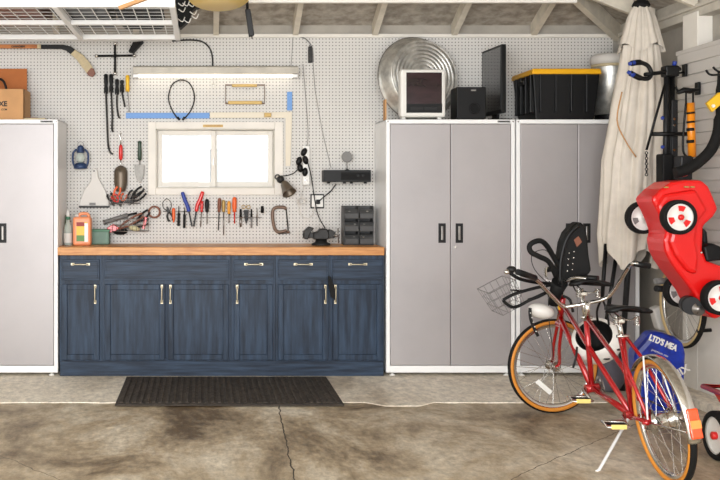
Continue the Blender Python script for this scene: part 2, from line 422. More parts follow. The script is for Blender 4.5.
# outside: pale neighbouring house and ground
struct('ground_outside', MB().box(-8, 8, YB+.6, 20, -.2, -.1), M['outside_ground'])
nb = MB().box(-1.6, .05, 11.6, 12.5, -.1, 4); nb2 = nb
hb = thing('neighbour_house', 'pale neighbouring house seen through the small window', 'house', (-.6, 11.5, -.1))
nb.build('wall', M['outside'], hb)
MB().box(.05, 2.2, 12.3, 12.6, -.1, 1.85).build('fence_panel', M['outside_grey'], hb)
MB().box(-.42, -.08, 11.55, 11.6, .9, 2.1).build('window', M['outside_grey'], hb)

# ---------------------------------------------------------------- tall cabinets
YC = 7.2
def tall_cabinet(x0, x1, label, handles=(1, 1)):
    t = thing('storage_cabinet', label, 'cabinet', ((x0+x1)/2, (YC+YB)/2, 0.006), 'tall grey metal storage cabinets')
    zb, zt_ = .032, 1.852
    b = MB()
    b.box(x0, x0+.004, YC, YB-.004, zb, zt_).box(x1-.004, x1, YC, YB-.004, zb, zt_).box(x0, x1, YC, YB-.004, zt_-.004, zt_).box(x0, x1, YC, YB-.004, zb, zb+.004)
    b.box(x0, x1, YB-.008, YB-.004, zb, zt_)
    b.build('body', M['white_metal'], t)
    f = MB()
    f.box(x0, x0+.027, YC-.012, YC, zb, zt_).box(x1-.027, x1, YC-.012, YC, zb, zt_).box(x0+.027, x1-.027, YC-.012, YC, zt_-.03, zt_).box(x0+.027, x1-.027, YC-.012, YC, zb, zb+.05)
    f.build('front_frame', M['white_metal'], t, bevel=.003)
    xm_ = (x0+x1)/2
    for i, (a, b_) in enumerate(((x0+.03, xm_-.002), (xm_+.002, x1-.03))):
        d = MB().box(a, b_, YC-.01, YC+.012, zb+.053, zt_-.033).build('door', M['door_grey'], t, bevel=.003)
        hx = b_-.065 if i == 0 else a+.045
        if i == 0: hx = b_-.06
        else: hx = a+.06
        hz = sz(233, YC)
        g = MB()
        g.box(hx-.026, hx-.017, YC-.017, YC-.009, hz-.07, hz+.07).box(hx+.017, hx+.026, YC-.017, YC-.009, hz-.07, hz+.07)
        g.box(hx-.017, hx+.017, YC-.017, YC-.009, hz+.058, hz+.07).box(hx-.017, hx+.017, YC-.017, YC-.009, hz-.07, hz-.058).box(hx-.017, hx+.017, YC-.0115, YC-.009, hz-.058, hz+.058)
        hd = g.build('handle', M['handle_dark'], d, bevel=.001)
        MB().box(hx-.008, hx+.008, YC-.024, YC-.012, hz-.05, hz+.05).build('handle_grip', M['steel'], hd, bevel=.003)
        if i == 1: MB().lathe([(.008, 0), (.008, .006)], (a+.03, YC-.01, hz-.1), (0, -1, 0), 12).build('lock', M['chrome'], d)
    for fx in (x0+.05, x1-.05):
        for fy in (YC+.03, YB-.06):
            MB().lathe([(.022, 0), (.022, .008), (.008, .012), (.008, .028)], (fx, fy, .006), (0, 0, 1), 12).build('foot', M['white_plastic'], t)
    MB().box(x1-.125, x1-.035, YC-.014, YC-.012, zt_-.022, zt_-.008).build('badge', M['grey_plastic'], t)
    text('badge_lettering', 'GLADIATOR', .013, (x1-.08, YC-.0145, zt_-.015), M['ink'], t, bold=.0006)
    for fx in (x0+.013, x1-.013):
        MB().lathe([(.006, 0), (.004, .004)], (fx, YC-.012, zt_-.015), (0, -1, 0), 8).build('rivet', M['steel'], t)
    return t
tall_cabinet(sx(58, YC)-.914, sx(58, YC), 'tall grey two-door metal cabinet at the left edge, with cardboard box on top')
tall_cabinet(sx(386, YC), sx(514.5, YC), 'tall grey two-door metal cabinet right of the wooden worktop, with subwoofer on top')
tall_cabinet(sx(516, YC), sx(516, YC)+.885, 'tall grey two-door metal cabinet behind the bicycle, with black tote on top')

# ---------------------------------------------------------------- base cabinets
def blue_unit(p0, p1, drawer, doors, label):
    x0, x1 = sx(p0, YC), sx(p1, YC)
    t = thing('base_cabinet', label, 'cabinet', ((x0+x1)/2, (YC+YB)/2, .006), 'blue base cabinets under the worktop')
    z0, z1 = .115, .875
    zd0, zd1 = sz(280, YC), sz(259.5, YC)
    b = MB().box(x0+.001, x1-.001, YC+.018, YB-.004, z0, z1)
    b.box(x0+.001, x0+.03, YC, YC+.0181, z0, z1).box(x1-.03, x1-.001, YC, YC+.0181, z0, z1)
    for (q0, q1) in ((zd1-.012, z1), (zd0-.03, zd0+.012), (z0, .14)): b.box(x0+.03, x1-.03, YC, YC+.0181, q0, q1)
    b.build('cabinet_body', M['blue_wood'], t)
    a, c = drawer; xa, xb = sx(a, YC), sx(c, YC)
    d = MB().box(xa, xb, YC-.018, YC, zd0, zd1).box(xa+.012, xb-.012, YC-.021, YC-.018, zd0+.012, zd1-.012)
    dr = d.build('drawer_front' if c-a > 100 else 'drawer', M['blue_wood_h'], t, bevel=.003)
    if c-a < 100:
        cx, cz = (xa+xb)/2, sz(264, YC)
        g = MB().tube(spline([(cx-.055, YC-.02, cz), (cx-.05, YC-.045, cz), (cx, YC-.05, cz), (cx+.05, YC-.045, cz), (cx+.055, YC-.02, cz)], 4), .0045, 8)
        g.box(cx-.068, cx-.042, YC-.0235, YC-.021, cz-.008, cz+.008).box(cx+.042, cx+.068, YC-.0235, YC-.021, cz-.008, cz+.008)
        g.build('pull_handle', M['nickel'], dr)
    for (a, c, hp) in doors:
        xa, xb = sx(a, YC), sx(c, YC); za, zb = sz(359.5, YC), sz(284, YC); wd = .04
        d = MB().box(xa, xa+wd, YC-.02, YC, za, zb).box(xb-wd, xb, YC-.02, YC, za, zb).box(xa+wd, xb-wd, YC-.02, YC, za, za+wd).box(xa+wd, xb-wd, YC-.02, YC, zb-wd, zb)
        d.box(xa+wd-.002, xb-wd+.002, YC-.008, YC, za+wd-.002, zb-wd+.002)
        dd = d.build('door', M['blue_wood'], t, bevel=.003)
        cx, cz = sx(hp, YC), sz(294, YC)
        g = MB().tube(spline([(cx, YC-.022, cz-.055), (cx, YC-.045, cz-.05), (cx, YC-.05, cz), (cx, YC-.045, cz+.05), (cx, YC-.022, cz+.055)], 4), .0045, 8)
        g.box(cx-.008, cx+.008, YC-.0225, YC-.02, cz-.068, cz-.042).box(cx-.008, cx+.008, YC-.0225, YC-.02, cz+.042, cz+.068)
        g.build('pull_handle', M['nickel'], dd)
    return t
blue_unit(59.5, 102, (62, 99.5), [(62, 99.5, 95.5)], 'blue stained base cabinet at the left end, one drawer and one narrow door')
blue_unit(102, 231, (105, 228.5), [(105, 165, 162), (168, 228.5, 170.5)], 'blue stained double-door base cabinet below one long drawer front, left of mid worktop')
blue_unit(231, 275.5, (234, 273), [(234, 272.5, 237)], 'narrow blue base cabinet with pull handle at its left, right of the double-door unit')
blue_unit(275.5, 330, (278, 328), [(278, 328, 325)], 'blue base cabinet with one drawer, second from the right end of the worktop')
blue_unit(330, 384, (332.5, 382), [(332.5, 382, 335)], 'blue base cabinet with one drawer at the right end beside the tall grey cabinet')
tag_ = MB().prism([at(328, 276, 7.12), at(331, 277, 7.12), at(335, 289, 7.12), at(334.5, 300, 7.12), at(331, 297, 7.12), at(328.5, 284, 7.12)], (0, .012, 0))
tag_.build('strap', M['black_matte'], bevel=.002, label='black fabric strap hanging between the two rightmost blue doors', category='strap')
MB().box(sx(60, YC), sx(383.5, YC), YC-.004, YC+.05, .006, .114).build('plinth_board', M['blue_wood_h'], bevel=.002, label='long blue plinth board running under the blue base cabinets', category='plinth')
wt = thing('worktop', 'butcher block wooden worktop resting on the blue base cabinets', 'worktop', (.12, 7.4, .876))
MB().box(-1.056, sx(386, 7.16)-.01, 7.165, YB-.003, .877, .935).build('wood_slab', M['butcher'], wt, bevel=.004)

# mat
t = thing('floor_mat', 'dark ribbed rubber floor mat in front of the blue cabinets', 'mat', (.16, 6.68, .006))
MB().box(-.56, .865, 6.2, 7.14, .006, .014).build('mat_base', M['mat_rubber'], t, bevel=.003)
rb = MB(); n = 34
for i in range(n):
    x = -.525+i*1.355/(n-1); rb.box(x-.011, x+.011, 6.25, 7.09, .013, .021)
rb.build('ribs', M['mat_rubber'], t, bevel=.003)

# ---------------------------------------------------------------- ceiling rack
YA = 7.2; ZR = sz(39.5, YA)
t = rack = thing('ceiling_rack', 'white steel overhead storage rack with wire deck hanging from the ceiling', 'rack', (-1.2, 6.6, ZR))
xr = sx(180.5, YA); xl = xr-2.44
for (ya, hgt, sh) in ((YA, .035, 0), (6.56, .03, 0), (5.93, .07, 0)):
    MB().box(xl, xr, ya-.045, ya, ZR-.005, ZR-.005+hgt).build('long_beam', M['white_metal'], t, bevel=.003)
for xa in (xr-.035, sx(79, YA), sx(79, YA)-.72, xl):
    MB().box(xa, xa+.035, 5.9, YA, ZR-.008, ZR+.03).build('cross_beam', M['white_metal'], t, bevel=.003)
g = MB()
x = xl+.05
while x < xr-.03: g.bar((x, 5.9, ZR+.030), (x, YA, ZR+.030), .006, .003); x += .085
y = 5.93
while y < YA: g.bar((xl, y, ZR+.034), (xr, y, ZR+.034), .005, .0022); y += .118
g.build('wire_deck', M['white_metal'], t)
for xa in (xr-.03, xl+.03):
    for ya in (5.93, 7.17):
        MB().box(xa-.02, xa+.02, ya-.003, ya+.003, ZR, ZT+P*(YB-ya)+.05).build('hanger_post', M['white_metal'], t)
bl = MB()
for xb in (22, 37.5, 48, 80, 150): bl.lathe([(.008, 0), (.006, .006)], (sx(xb, 5.885), 5.885, ZR+.04), (0, -1, 0), 8)
bl.build('bolts', M['steel'], t)
# goods on the rack
MB().box(-1.75, -1.05, 6.0, 6.9, ZR+.045, ZR+.28).build('storage_bin', M['brown'], bevel=.01, label='tan box lying on the wire deck of the ceiling rack at far left', category='box')
g = MB().box(-.98, -.62, 6.1, 7.0, ZR+.045, ZR+.2); g.build('storage_bin', M['handle_dark'], bevel=.02, label='grey bin on the wire deck of the ceiling rack', category='bin')
MB().box(-.58, -.28, 6.1, 7.05, ZR+.045, ZR+.16).build('storage_sack', M['black_matte'], bevel=.03, label='dark sack on the wire deck near the right end of the rack', category='sack')
# wooden batten crossing under the rack front
MB().bar(at(120, 8, 5.6), at(152, -4, 5.5), .03, .02, side=(0, 1, 0)).build('wooden_batten', M['cardboard'], label='short wooden batten poking out under the front of the ceiling rack', category='batten')
# black net bag with white flecks beside the rack
t = thing('mesh_bag', 'black bag with white straps hanging off the right end of the ceiling rack', 'bag', at(188, 26, 6.6))
g = MB(); random.seed(5)
g.prism([at(171, -6, 6.6), at(199, -6, 6.6), at(203, 4, 6.6), at(193, 9, 6.6), at(189, 20, 6.6), at(180, 28, 6.6), at(177, 22, 6.6)], (0, .12, 0))
g.build('bag_body', M['black_matte'], t, bevel=.01)
g = MB()
for i in range(16):
    p = at(random.uniform(178, 200), random.uniform(-2, 22), 6.59)
    if (p.x-sx(178, 6.6))*150+(sz(0, 6.6)-p.z)*150 > 30: continue
    g.tube(spline([p, p+V((.03, -.01, -.02)), p+V((.045, 0, .012))], 3), .004, 5)
g.build('white_straps', M['white_plastic'], t)
# yellow disc with black rim; black grip strap
t = thing('snow_saucer', 'yellow round disc with dark rim hung flat up by the roof', 'disc', at(218, 2, 6.05))
c = at(219, -7, 6.05)
MB().lathe([(0.0, 0), (.17, 0), (.19, .01), (.19, .02), (0, .02)], c, (0, -.35, -1), 32).build('disc_face', M['pale_yellow'], t)
MB().torus(c, (0, -.35, -1), .19, .01, 36, 8).build('disc_rim', M['black'], t)
t = thing('hanging_strap', 'black rubber grip on a strap hanging from the roof beam', 'strap', at(250, 37, 6.4))
MB().prism([at(245, 9, 6.4), at(250.5, 8.5, 6.4), at(254.5, 35, 6.4), at(249, 37, 6.4)], (0, .03, 0)).build('grip', M['handle_dark'], t, bevel=.006)
MB().tube([at(247.5, 9, 6.41), at(247, -2, 6.41), at(244, -20, 6.45)], .009, 8).build('cord', M['black'], t)
MB().tube([at(252, 35, 6.41), at(252, 39, 6.41)], .004, 6).build('tip', M['black'], t)

# ---------------------------------------------------------------- things on the peg wall
def W(px, py, d=0.0): return at(px, py, YB-.004-d)
def one(mb, name, m, label, cat, group=None, bevel=0, base=None):
    o = mb.build(name, m, bevel=bevel, base=base); o['label'] = label; o['category'] = cat
    if group: o['group'] = group
    return o
def hook(mb, px, py, out=.03):
    p = W(px, py); mb.tube([p+V((0, .003, 0)), p+V((0, -out, 0)), p+V((0, -out-.006, .012))], .003, 6)

# hockey stick
t = thing('hockey_stick', 'wooden hockey stick with black tape and pale taped blade hung high on the pegboard', 'hockey stick', W(40, 48, .05))
MB().bar(W(-30, 46.5, .05), W(37.5, 46.5, .05), .023, .03, side=(0, 1, 0)).build('shaft', M['stick'], t, bevel=.003)
MB().bar(W(37.5, 46.5, .05), W(41, 46.6, .05), .026, .032, side=(0, 1, 0)).build('shaft_ring', M['tape_light'], t)
p0 = [W(41, 44.6, .06), W(63, 44.6, .06), W(71, 46.5, .06), W(75, 49.5, .06), W(70.5, 54, .06), W(66, 50.5, .06), W(61, 48.8, .06), W(41, 48.6, .06)]
MB().prism(p0, (0, .024, 0)).build('black_tape', M['black'], t, bevel=.003)
p0 = [W(75, 49.5, .055), W(83, 55, .055), W(90, 63, .055), W(93.5, 69, .055), W(87, 73.5, .055), W(82, 67, .055), W(77, 60, .055), W(70.5, 54, .055)]
MB().prism(p0, (0, .014, 0)).build('blade', M['tape_light'], t, bevel=.003)
p0 = [W(93.5, 69, .057), W(95.5, 73.5, .057), W(92.5, 77, .057), W(88.5, 75.5, .057), W(86.5, 73, .057), W(91, 67.5, .057)]
MB().prism(p0, (0, .018, 0)).build('blade_tip', M['brown'], t, bevel=.003)
text('shaft_lettering', 'CANADIEN', .02, W(18, 46.6, .068)+V((0, -.0, 0)), M['ink'], t, bold=.0008, depth=.001)
# rack wall brace seen behind
MB().prism([W(143, 41, .12), W(133, 42, .12), W(128.5, 51, .12), W(133, 52, .12)], (0, .1, 0)).build('wall_brace', M['black_matte'], rack)
# lug wrench
t = thing('lug_wrench', 'black four-way lug wrench with chrome ends on the pegboard below the rack', 'wrench', W(115, 75, .03))
g = MB(); g.tube([W(95, 56, .03), W(135, 55.5, .03)], .0085, 10).tube([W(115, 43, .045), W(115, 75, .045)], .0085, 10); g.ball(W(115, 56, .038), .016)
g.build('cross_bars', M['black'], t)
for a, b_ in (((98, 56), (92, 56)), ((133, 55.5), (138, 55.5)), ((115, 72), (115, 76)), ((115, 45), (115, 41))):
    dd = .03 if abs(a[1]-b_[1]) < 2 else .045
    MB().lathe([(.012, 0), (.014, .01), (.014, .02)], W(a[0], a[1], dd), W(b_[0], b_[1], dd)-W(a[0], a[1], dd), 10).build('socket', M['chrome'], t)
g = MB(); hook(g, 112, 58, .02); g.build('peg_hook', M['steel'], t)
# long pry bars
def prybar(px, top, hb, pts, label, hm='black', r=.0075, bm='dark_steel'):
    t = thing('pry_bar' if hm == 'black' else 'screwdriver', label, 'pry bar' if hm == 'black' else 'screwdriver', W(px, pts[-1][1], .03))
    MB().lathe([(.008, 0), (.0155, .006), (.0165, .04), (.012, .065), (.016, .09), (.0155, (hb-top)*.0076-.006), (.009, (hb-top)*.0076)], W(px, hb, .03), (0, 0, 1), 10).build('handle', M[hm], t)
    MB().tube(spline([W(px, hb-1, .03)]+[W(a, b_, .03) for a, b_ in pts], 4), r, 8).build('shaft', M[bm], t)
    g = MB(); hook(g, px, hb+.6, .04); g.build('peg_hook', M['steel'], t)
prybar(106, 74, 94, [(107, 120), (108, 143), (110, 152), (113, 154)], 'longest black-handled pry bar, leftmost of the row above the red scoop')
prybar(111.2, 74, 93, [(112.3, 115), (112, 128), (113, 132)], 'second black-handled pry bar from the left above the red scoop')
prybar(117, 79, 95, [(117, 106), (118.5, 116), (120, 118)], 'third pry bar from the left, short with curved black shaft')
prybar(122, 80, 93, [(123.5, 100), (125, 107)], 'shortest black pry bar, next to the yellow screwdriver')
prybar(127.5, 75, 92, [(128.5, 100), (129, 112)], 'yellow-handled long screwdriver at the right of the black pry bars', hm='yellow', r=.004, bm='steel')
# fluorescent fixture
YL = YB-.13
t = thing('fluorescent_light', 'long white fluorescent strip light mounted above the window', 'light', (sx(215, YL), YL+.05, sz(76, YL)))
x0, x1 = sx(133, YL), sx(298, YL)
g = MB(); g.prism([(x0, YL, sz(73.5, YL)), (x0, YL, sz(67, YL)), (x0, YL+.03, sz(65.5, YL)), (x0, YB-.002, sz(65.5, YL)), (x0, YB-.002, sz(74.5, YL))], (x1-x0, 0, 0)); g.build('housing', M['cream_paint'], t, bevel=.002)
for yy in (YL+.03, YL+.08):
    MB().tube([(x0+.04, yy, sz(75.4, YL)), (x1-.04, yy, sz(75.4, YL))], .0125, 12).build('tube', M['tube'], t)
for xx in (x0+.02, x1-.02):
    MB().box(xx-.02, xx+.02, YL+.01, YL+.1, sz(77.2, YL), sz(74, YL)).build('end_cap', M['white_metal'], t, bevel=.003)
MB().tube([(sx(213, YL), YL+.01, sz(76, YL)), (sx(213, YL), YL+.01, sz(84, YL))], .003, 6).ball((sx(213, YL), YL+.01, sz(85, YL)), (.012, .008, .008)).build('pull_chain', M['white_plastic'], t)
one(MB().tube(spline([W(172, 41, .01), W(190, 40, .01), W(203, 42, .01), W(210, 49, .01), W(212.5, 58, .01), W(212.5, 66, .02)], 5), .006, 8), 'light_cord', M['dark_steel'], 'dark cord arching down to the middle of the strip light', 'cord')
# cable ring
t = thing('cable_loop', 'thin oval wire loop hung on the pegboard over the window', 'cable', W(181, 118, .02))
MB().tube(spline([W(178, 119, .02), W(172, 110, .02), W(168.5, 98, .02), W(172, 85, .02), W(181, 80, .02), W(190, 84, .02), W(194.5, 97, .02), W(191, 110, .02), W(184, 119, .02)], 6), .005, 8).build('wire', M['dark_steel'], t)
for px in (177.5, 184.5): MB().tube([W(px, 117, .02), W(px+(181-px)*.6, 120, .02)], .008, 8).build('end_fitting', M['black'], t)
g = MB(); hook(g, 181, 81, .03); g.build('peg_hook', M['steel'], t)
# plate frame
t = thing('license_plate_frame', 'brass and grey licence plate frame on the pegboard above the window', 'plate frame', W(245, 105, .01))
MB().tube([W(225.5, 85, .01), W(264.5, 85, .01), W(264.5, 103.5, .01), W(225.5, 103.5, .01)], .006, 6, closed=True).build('frame', M['clamp_brown'], t)
MB().box(sx(232, 7.64), sx(257, 7.64), 7.63, 7.645, sz(87, 7.64), sz(84.2, 7.64)).build('top_plate', M['brass'], t, bevel=.003)
MB().box(sx(228, 7.64), sx(262, 7.64), 7.63, 7.645, sz(104.4, 7.64), sz(101, 7.64)).build('bottom_plate', M['brass'], t, bevel=.003)
# blue and cream strips
def strip(px0, px1, py0, py1, m, label, d=.012, nm='straight_edge', cat='strip'):
    return one(MB().box(sx(px0, YB), sx(px1, YB), YB-d-.003, YB-.003, sz(py1, YB), sz(py0, YB)), nm, M[m], label, cat, bevel=.001)
strip(126, 209.5, 113, 118.5, 'tape_blue', 'long blue ruler strip above the left half of the window')
strip(287, 292, 92, 110.5, 'tape_blue', 'short upright blue strip right of the plate frame')
one(MB().prism([W(210, 112.5), W(292, 112), W(290.5, 166), W(285.5, 166), W(285.5, 118), W(210, 118)], (0, -.01, 0)), 'framing_square', M['cream_strip'], 'cream L-shaped square running along the top and right of the window', 'square', bevel=.001)
one(MB().box(sx(264, YB), sx(271, YB), YB-.035, YB-.016, sz(117.2, YB), sz(113.2, YB)), 'door_stop', M['brass'], 'small brass catch stuck on the cream square above the window', 'catch', bevel=.003)
# lantern
t = thing('oil_lantern', 'small dark blue oil lantern hanging on the pegboard beside the left cabinet', 'lantern', W(80.5, 170, .07))
c = W(80.5, 169, .07); u = .0076
MB().lathe([(.045, 0), (.052, .008), (.052, .03), (.035, .045), (.02, .05)], c, n=20).build('tank', M['lantern'], t)
MB().lathe([(.022, .05), (.036, .07), (.038, .09), (.024, .125)], c, n=20).build('glass_globe', M['bottle_clear'], t)
MB().lathe([(.026, .122), (.032, .13), (.024, .15), (.03, .155), (.018, .175), (.01, .18)], c, n=20).build('cap', M['lantern'], t)
for s_ in (-1, 1):
    MB().tube(spline([c+V((s_*.045, 0, .02)), c+V((s_*.058, 0, .06)), c+V((s_*.056, 0, .12)), c+V((s_*.03, 0, .15))], 4), .008, 8).build('side_tube', M['lantern'], t)
MB().torus(c+V((0, 0, .185)), (0, 1, 0), .022, .003, 16, 6).build('bail', M['steel'], t)
# dustpan
t = thing('dustpan', 'white dustpan hung by its handle on the pegboard', 'dustpan', W(93.5, 208, .03))
MB().prism([W(79.5, 206, .03), W(80, 201, .03), W(84, 190, .03), W(90, 182, .03), W(91.5, 179, .03), W(91, 171, .03), W(94, 167.5, .03), W(97.5, 170, .03), W(98, 177, .03), W(100, 181, .03), W(105, 190, .03), W(109, 201, .03), W(109, 206, .03)], (0, .022, 0)).build('pan', M['lid_white'], t, bevel=.005)
MB().box(sx(79, 7.62), sx(109.5, 7.62), 7.605, 7.64, sz(207.7, 7.62), sz(206, 7.62)).build('lip', M['handle_dark'], t, bevel=.001)
MB().box(sx(89.5, 7.62), sx(95.5, 7.62), 7.612, 7.63, sz(205, 7.62), sz(202.7, 7.62)).build('label_plate', M['grey_plastic'], t, bevel=.001)
MB().lathe([(.006, 0), (.006, .004)], W(94, 171, .034), (0, -1, 0), 10).build('hang_hole', M['ink'], t)
# scoop with red handle
t = thing('scoop', 'steel scoop with red handle hanging on the pegboard', 'scoop', W(121, 190, .05))
MB().lathe([(.008, 0), (.015, .01), (.016, .06), (.014, .1), (.01, .115)], W(120.8, 160, .04), (0, 0, 1), 12).build('handle', M['red'], t)
MB().tube([W(120.8, 145, .04), W(120.8, 139, .04), W(119, 135, .04), W(121.5, 133, .04)], .0045, 6).build('hanging_ring', M['chrome'], t)
MB().tube([W(120.8, 159, .04), W(120.8, 168, .04)], .0045, 8).build('neck', M['chrome'], t)
g = MB(); nu, nv = 12, 10; vs = []
for i in range(nu+1):
    q = i/nu; wd = .049*math.sqrt(max(0, 1-(1-min(1, q*4+.05))**2))*(1-.35*max(0, q-.7)/.3)
    for j in range(nv+1):
        a = PI*j/nv; vs.append(W(120.8, 166, .03)+V((-wd*math.cos(a), -.04*math.sin(a)*min(1, q*4+.2), -.195*q)))
g.add(vs, [(i*(nv+1)+j, i*(nv+1)+j+1, (i+1)*(nv+1)+j+1, (i+1)*(nv+1)+j) for i in range(nu) for j in range(nv)], True)
o = g.build('blade', M['bronze'], t); sm = o.modifiers.new('solid', 'SOLIDIFY'); sm.thickness = .002
# trowel
t = thing('trowel', 'garden trowel with dark green handle hanging on the pegboard', 'trowel', W(139.5, 181, .03))
MB().lathe([(.008, 0), (.015, .01), (.016, .06), (.013, .12), (.016, .14), (.008, .15)], W(139.7, 160.5, .03), (0, 0, 1), 12).build('handle', mat('dark_green', (38, 62, 46), .4), t)
MB().tube([W(139.7, 160, .03), W(139.7, 166, .03)], .005, 8).build('neck', M['steel'], t)
MB().prism([W(134.5, 164.5, .035), W(144.5, 164.5, .035), W(144, 174, .03), W(142, 180, .03), W(139.7, 183, .03), W(137, 180, .03), W(135, 174, .03)], (0, .006, 0)).build('blade', M['tool_steel'], t, bevel=.002)

# wire baskets with tools
def basket(px0, px1, py0, py1, depth, label):
    t = thing('wire_basket', label, 'basket', W((px0+px1)/2, py1, depth/2))
    x0, x1 = sx(px0, YB-.06), sx(px1, YB-.06); za, zb = sz(py1, YB-.06), sz(py0, YB-.06); ya, yb = YB-.005-depth, YB-.008
    g = MB()
    for z in (za, (za+zb)/2, zb): g.tube([(x0, ya, z), (x1, ya, z), (x1, yb, z), (x0, yb, z)], .0022, 5, closed=True)
    n = 9
    for i in range(n+1):
        x = x0+(x1-x0)*i/n; g.tube([(x, yb, za), (x, ya, za), (x, ya, zb)], .0016, 5)
    g.build('wire_frame', M['steel'], t)
basket(110, 140, 196, 203.5, .11, 'upper small wire basket on the pegboard, full of pliers')
basket(113, 149, 219, 231, .12, 'lower wire basket on the pegboard, holding assorted tools')
def pliers(p, q, m, label, wd=.012, nm='pliers', cat='pliers'):
    """two curved handles from the pivot p to q and jaws beyond p"""
    p, q = V(p), V(q); d = (q-p).normalized(); s_ = d.cross(V((0, 1, 0))).normalized()
    t = thing(nm, label, cat, min((p, q), key=lambda v: v.z)); L = (q-p).length
    for k_ in (-1, 1):
        MB().tube(spline([p, p+d*L*.3+s_*k_*.016, p+d*L*.7+s_*k_*.02, q+s_*k_*.012], 4), [.006]*4+[.008]*9, 7).build('handle', M[m], t)
    g = MB()
    for k_ in (-1, 1): g.prism([p+s_*k_*.001-d*.045+V((0, -.004, 0)), p+s_*k_*.007-d*.04+V((0, -.004, 0)), p+s_*k_*.013+V((0, -.004, 0)), p+d*.015+V((0, -.004, 0))], (0, .008, 0))
    g.build('jaws', M['dark_steel'], t)
    return t
pliers(W(112, 201, .05), W(109, 193.5, .05), 'black', 'black-handled pliers at the left end of the upper basket')
pliers(W(114, 200, .075), W(119, 187, .075), 'orange', 'orange-handled pliers standing tall in the upper basket')
pliers(W(122, 201, .03), W(125, 194, .03), 'orange', 'orange-handled pliers lying in the middle of the upper basket')
pliers(W(118, 202, .095), W(113, 195, .1), 'red', 'red-handled pliers low at the front left of the upper basket')
pliers(W(128, 199, .055), W(134, 191, .055), 'handle_dark', 'dark grey pliers in the middle of the upper basket')
pliers(W(131, 199, .08), W(143, 187.5, .08), 'black', 'long black-handled pliers pointing up right from the upper basket')
pliers(W(133, 201.5, .1), W(145, 192, .1), 'black', 'black-handled pliers lowest at the right of the upper basket')
# lower basket contents
t = thing('caulking_gun', 'grey cylindrical tool lying across the top of the lower basket', 'caulking gun', W(103, 224, .06))
MB().tube([W(104, 222.5, .07), W(128, 215, .06)], .017, 12).build('barrel', M['grey_plastic'], t)
MB().tube([W(103.4, 222.7, .07), W(105, 222.2, .07)], .021, 12).build('end_cap', M['steel'], t)
MB().tube([W(128, 215, .06), W(137, 213, .055)], .008, 8).build('rod', M['black'], t)
t = thing('stapler', 'red-handled tool poking out at the left of the lower basket', 'stapler', W(110, 232, .08))
MB().prism([W(107, 228, .1), W(113, 224, .1), W(119, 228, .1), W(116, 231, .1), W(109, 233, .1)], (0, .03, 0)).build('body', M['red'], t, bevel=.004)
pliers(W(118, 229, .09), W(143, 214.5, .09), 'brown', 'brown-handled long pliers lying across the lower basket')
pliers(W(137, 222, .04), W(149, 211, .04), 'black', 'black pliers pointing up at the right end of the lower basket')
pliers(W(128, 227, .065), W(148, 222, .065), 'handle_dark', 'dark pliers lying low in the right half of the lower basket')
one(MB().ball(W(134, 228, .06), (.045, .03, .022), 14, 8, Matrix.Rotation(.25, 3, 'Y')), 'work_glove', mat('glove_cream', (206, 200, 160), .8), 'pale cream glove bundled in the front of the lower basket', 'glove')
one(MB().ball(W(120, 231, .045), (.06, .03, .03), 14, 8), 'work_glove', M['black_matte'], 'black glove bundled in the left of the lower basket', 'glove')
t = thing('utility_knife', 'red-handled knife standing at the right of the lower basket', 'knife', W(146, 229, .05))
MB().bar(W(143.5, 229, .1), W(146, 217, .1), .012, .02, side=(0, 1, 0)).build('handle', M['red'], t, bevel=.003)
# tape roll
t = thing('tape_roll', 'brown roll of tape hanging right of the wire baskets', 'tape', W(154.5, 219, .03))
MB().lathe([(.034, 0), (.049, 0), (.049, .03), (.034, .03), (.034, 0)], W(154.5, 212, .005), (0, -1, 0), 28, caps=False).build('roll', M['brown'], t)
MB().lathe([(.03, 0), (.034, 0), (.034, .031), (.03, .031), (.03, 0)], W(154.5, 212, .005), (0, -1, 0), 28, caps=False).build('core', M['lid_white'], t)
g = MB(); hook(g, 154.5, 208.6, .04); g.build('peg_hook', M['steel'], t)

# row of hand tools
t = thing('tool_holder', 'thin wire tool rail on the pegboard under the window', 'tool rail', W(198, 218, .02))
g = MB(); g.tube([W(164, 211.5, .03), W(188, 211.5, .03)], .003, 6); g.tube([W(199, 217.5, .03), W(262, 217.5, .03)], .002, 6)
for px in (165, 187): g.tube([W(px, 211.5, .0), W(px, 211.5, .03)], .003, 6)
for px in (200, 261): g.tube([W(px, 217.5, .0), W(px, 217.5, .03)], .003, 6)
g.build('wire_rail', M['steel'], t)
HM = {'red': 'red', 'black': 'black', 'clamp_brown': 'brown', 'brass': 'brass', 'yellow': 'amber', 'orange': 'orange'}
M['amber'] = mat('amber', (222, 150, 40), .35)
def driver(px, y0, y1, y2, hm, label, r=.012, sr=.0045, sm='steel', tilt=0):
    r *= 1.2; hm = HM[hm]
    t = thing('screwdriver', label, 'screwdriver', W(px, y2, .03), 'screwdrivers under the window')
    L = (y1-y0)*.0076; a = W(px, y1, .03); tp = V((tilt, 0, 1)).normalized()
    MB().lathe([(r*.6, 0), (r*.95, .006), (r*.75, .018), (r, .032), (r, L*.8), (r*.8, L*.95), (r*.4, L)], a, tp, 10).build('handle', M[hm], t)
    MB().tube([a, a-tp*(y2-y1)*.0076], [sr, sr*.9], 7).build('shaft', M[sm], t)
    return t
driver(201.5, 201, 212, 227, 'red', 'small red-handled screwdriver with bright shaft between red saw and black driver', .010, tilt=.06)
driver(207, 199, 212, 224, 'black', 'black-handled screwdriver with brass collar under the window', .014)
driver(219, 198, 212, 230.5, 'clamp_brown', 'brown-handled screwdriver, first of the four left of centre under the window', .012, sm='dark_steel', tilt=.04)
driver(223.6, 200, 212, 235, 'brass', 'longest screwdriver with amber and green handle under the window', .012)
driver(229, 201, 214, 223, 'yellow', 'short yellow-handled screwdriver beside the orange one', .0115)
driver(234.5, 197, 212, 223.5, 'orange', 'orange-handled screwdriver with red insulated shaft', .015, .0055, sm='red')
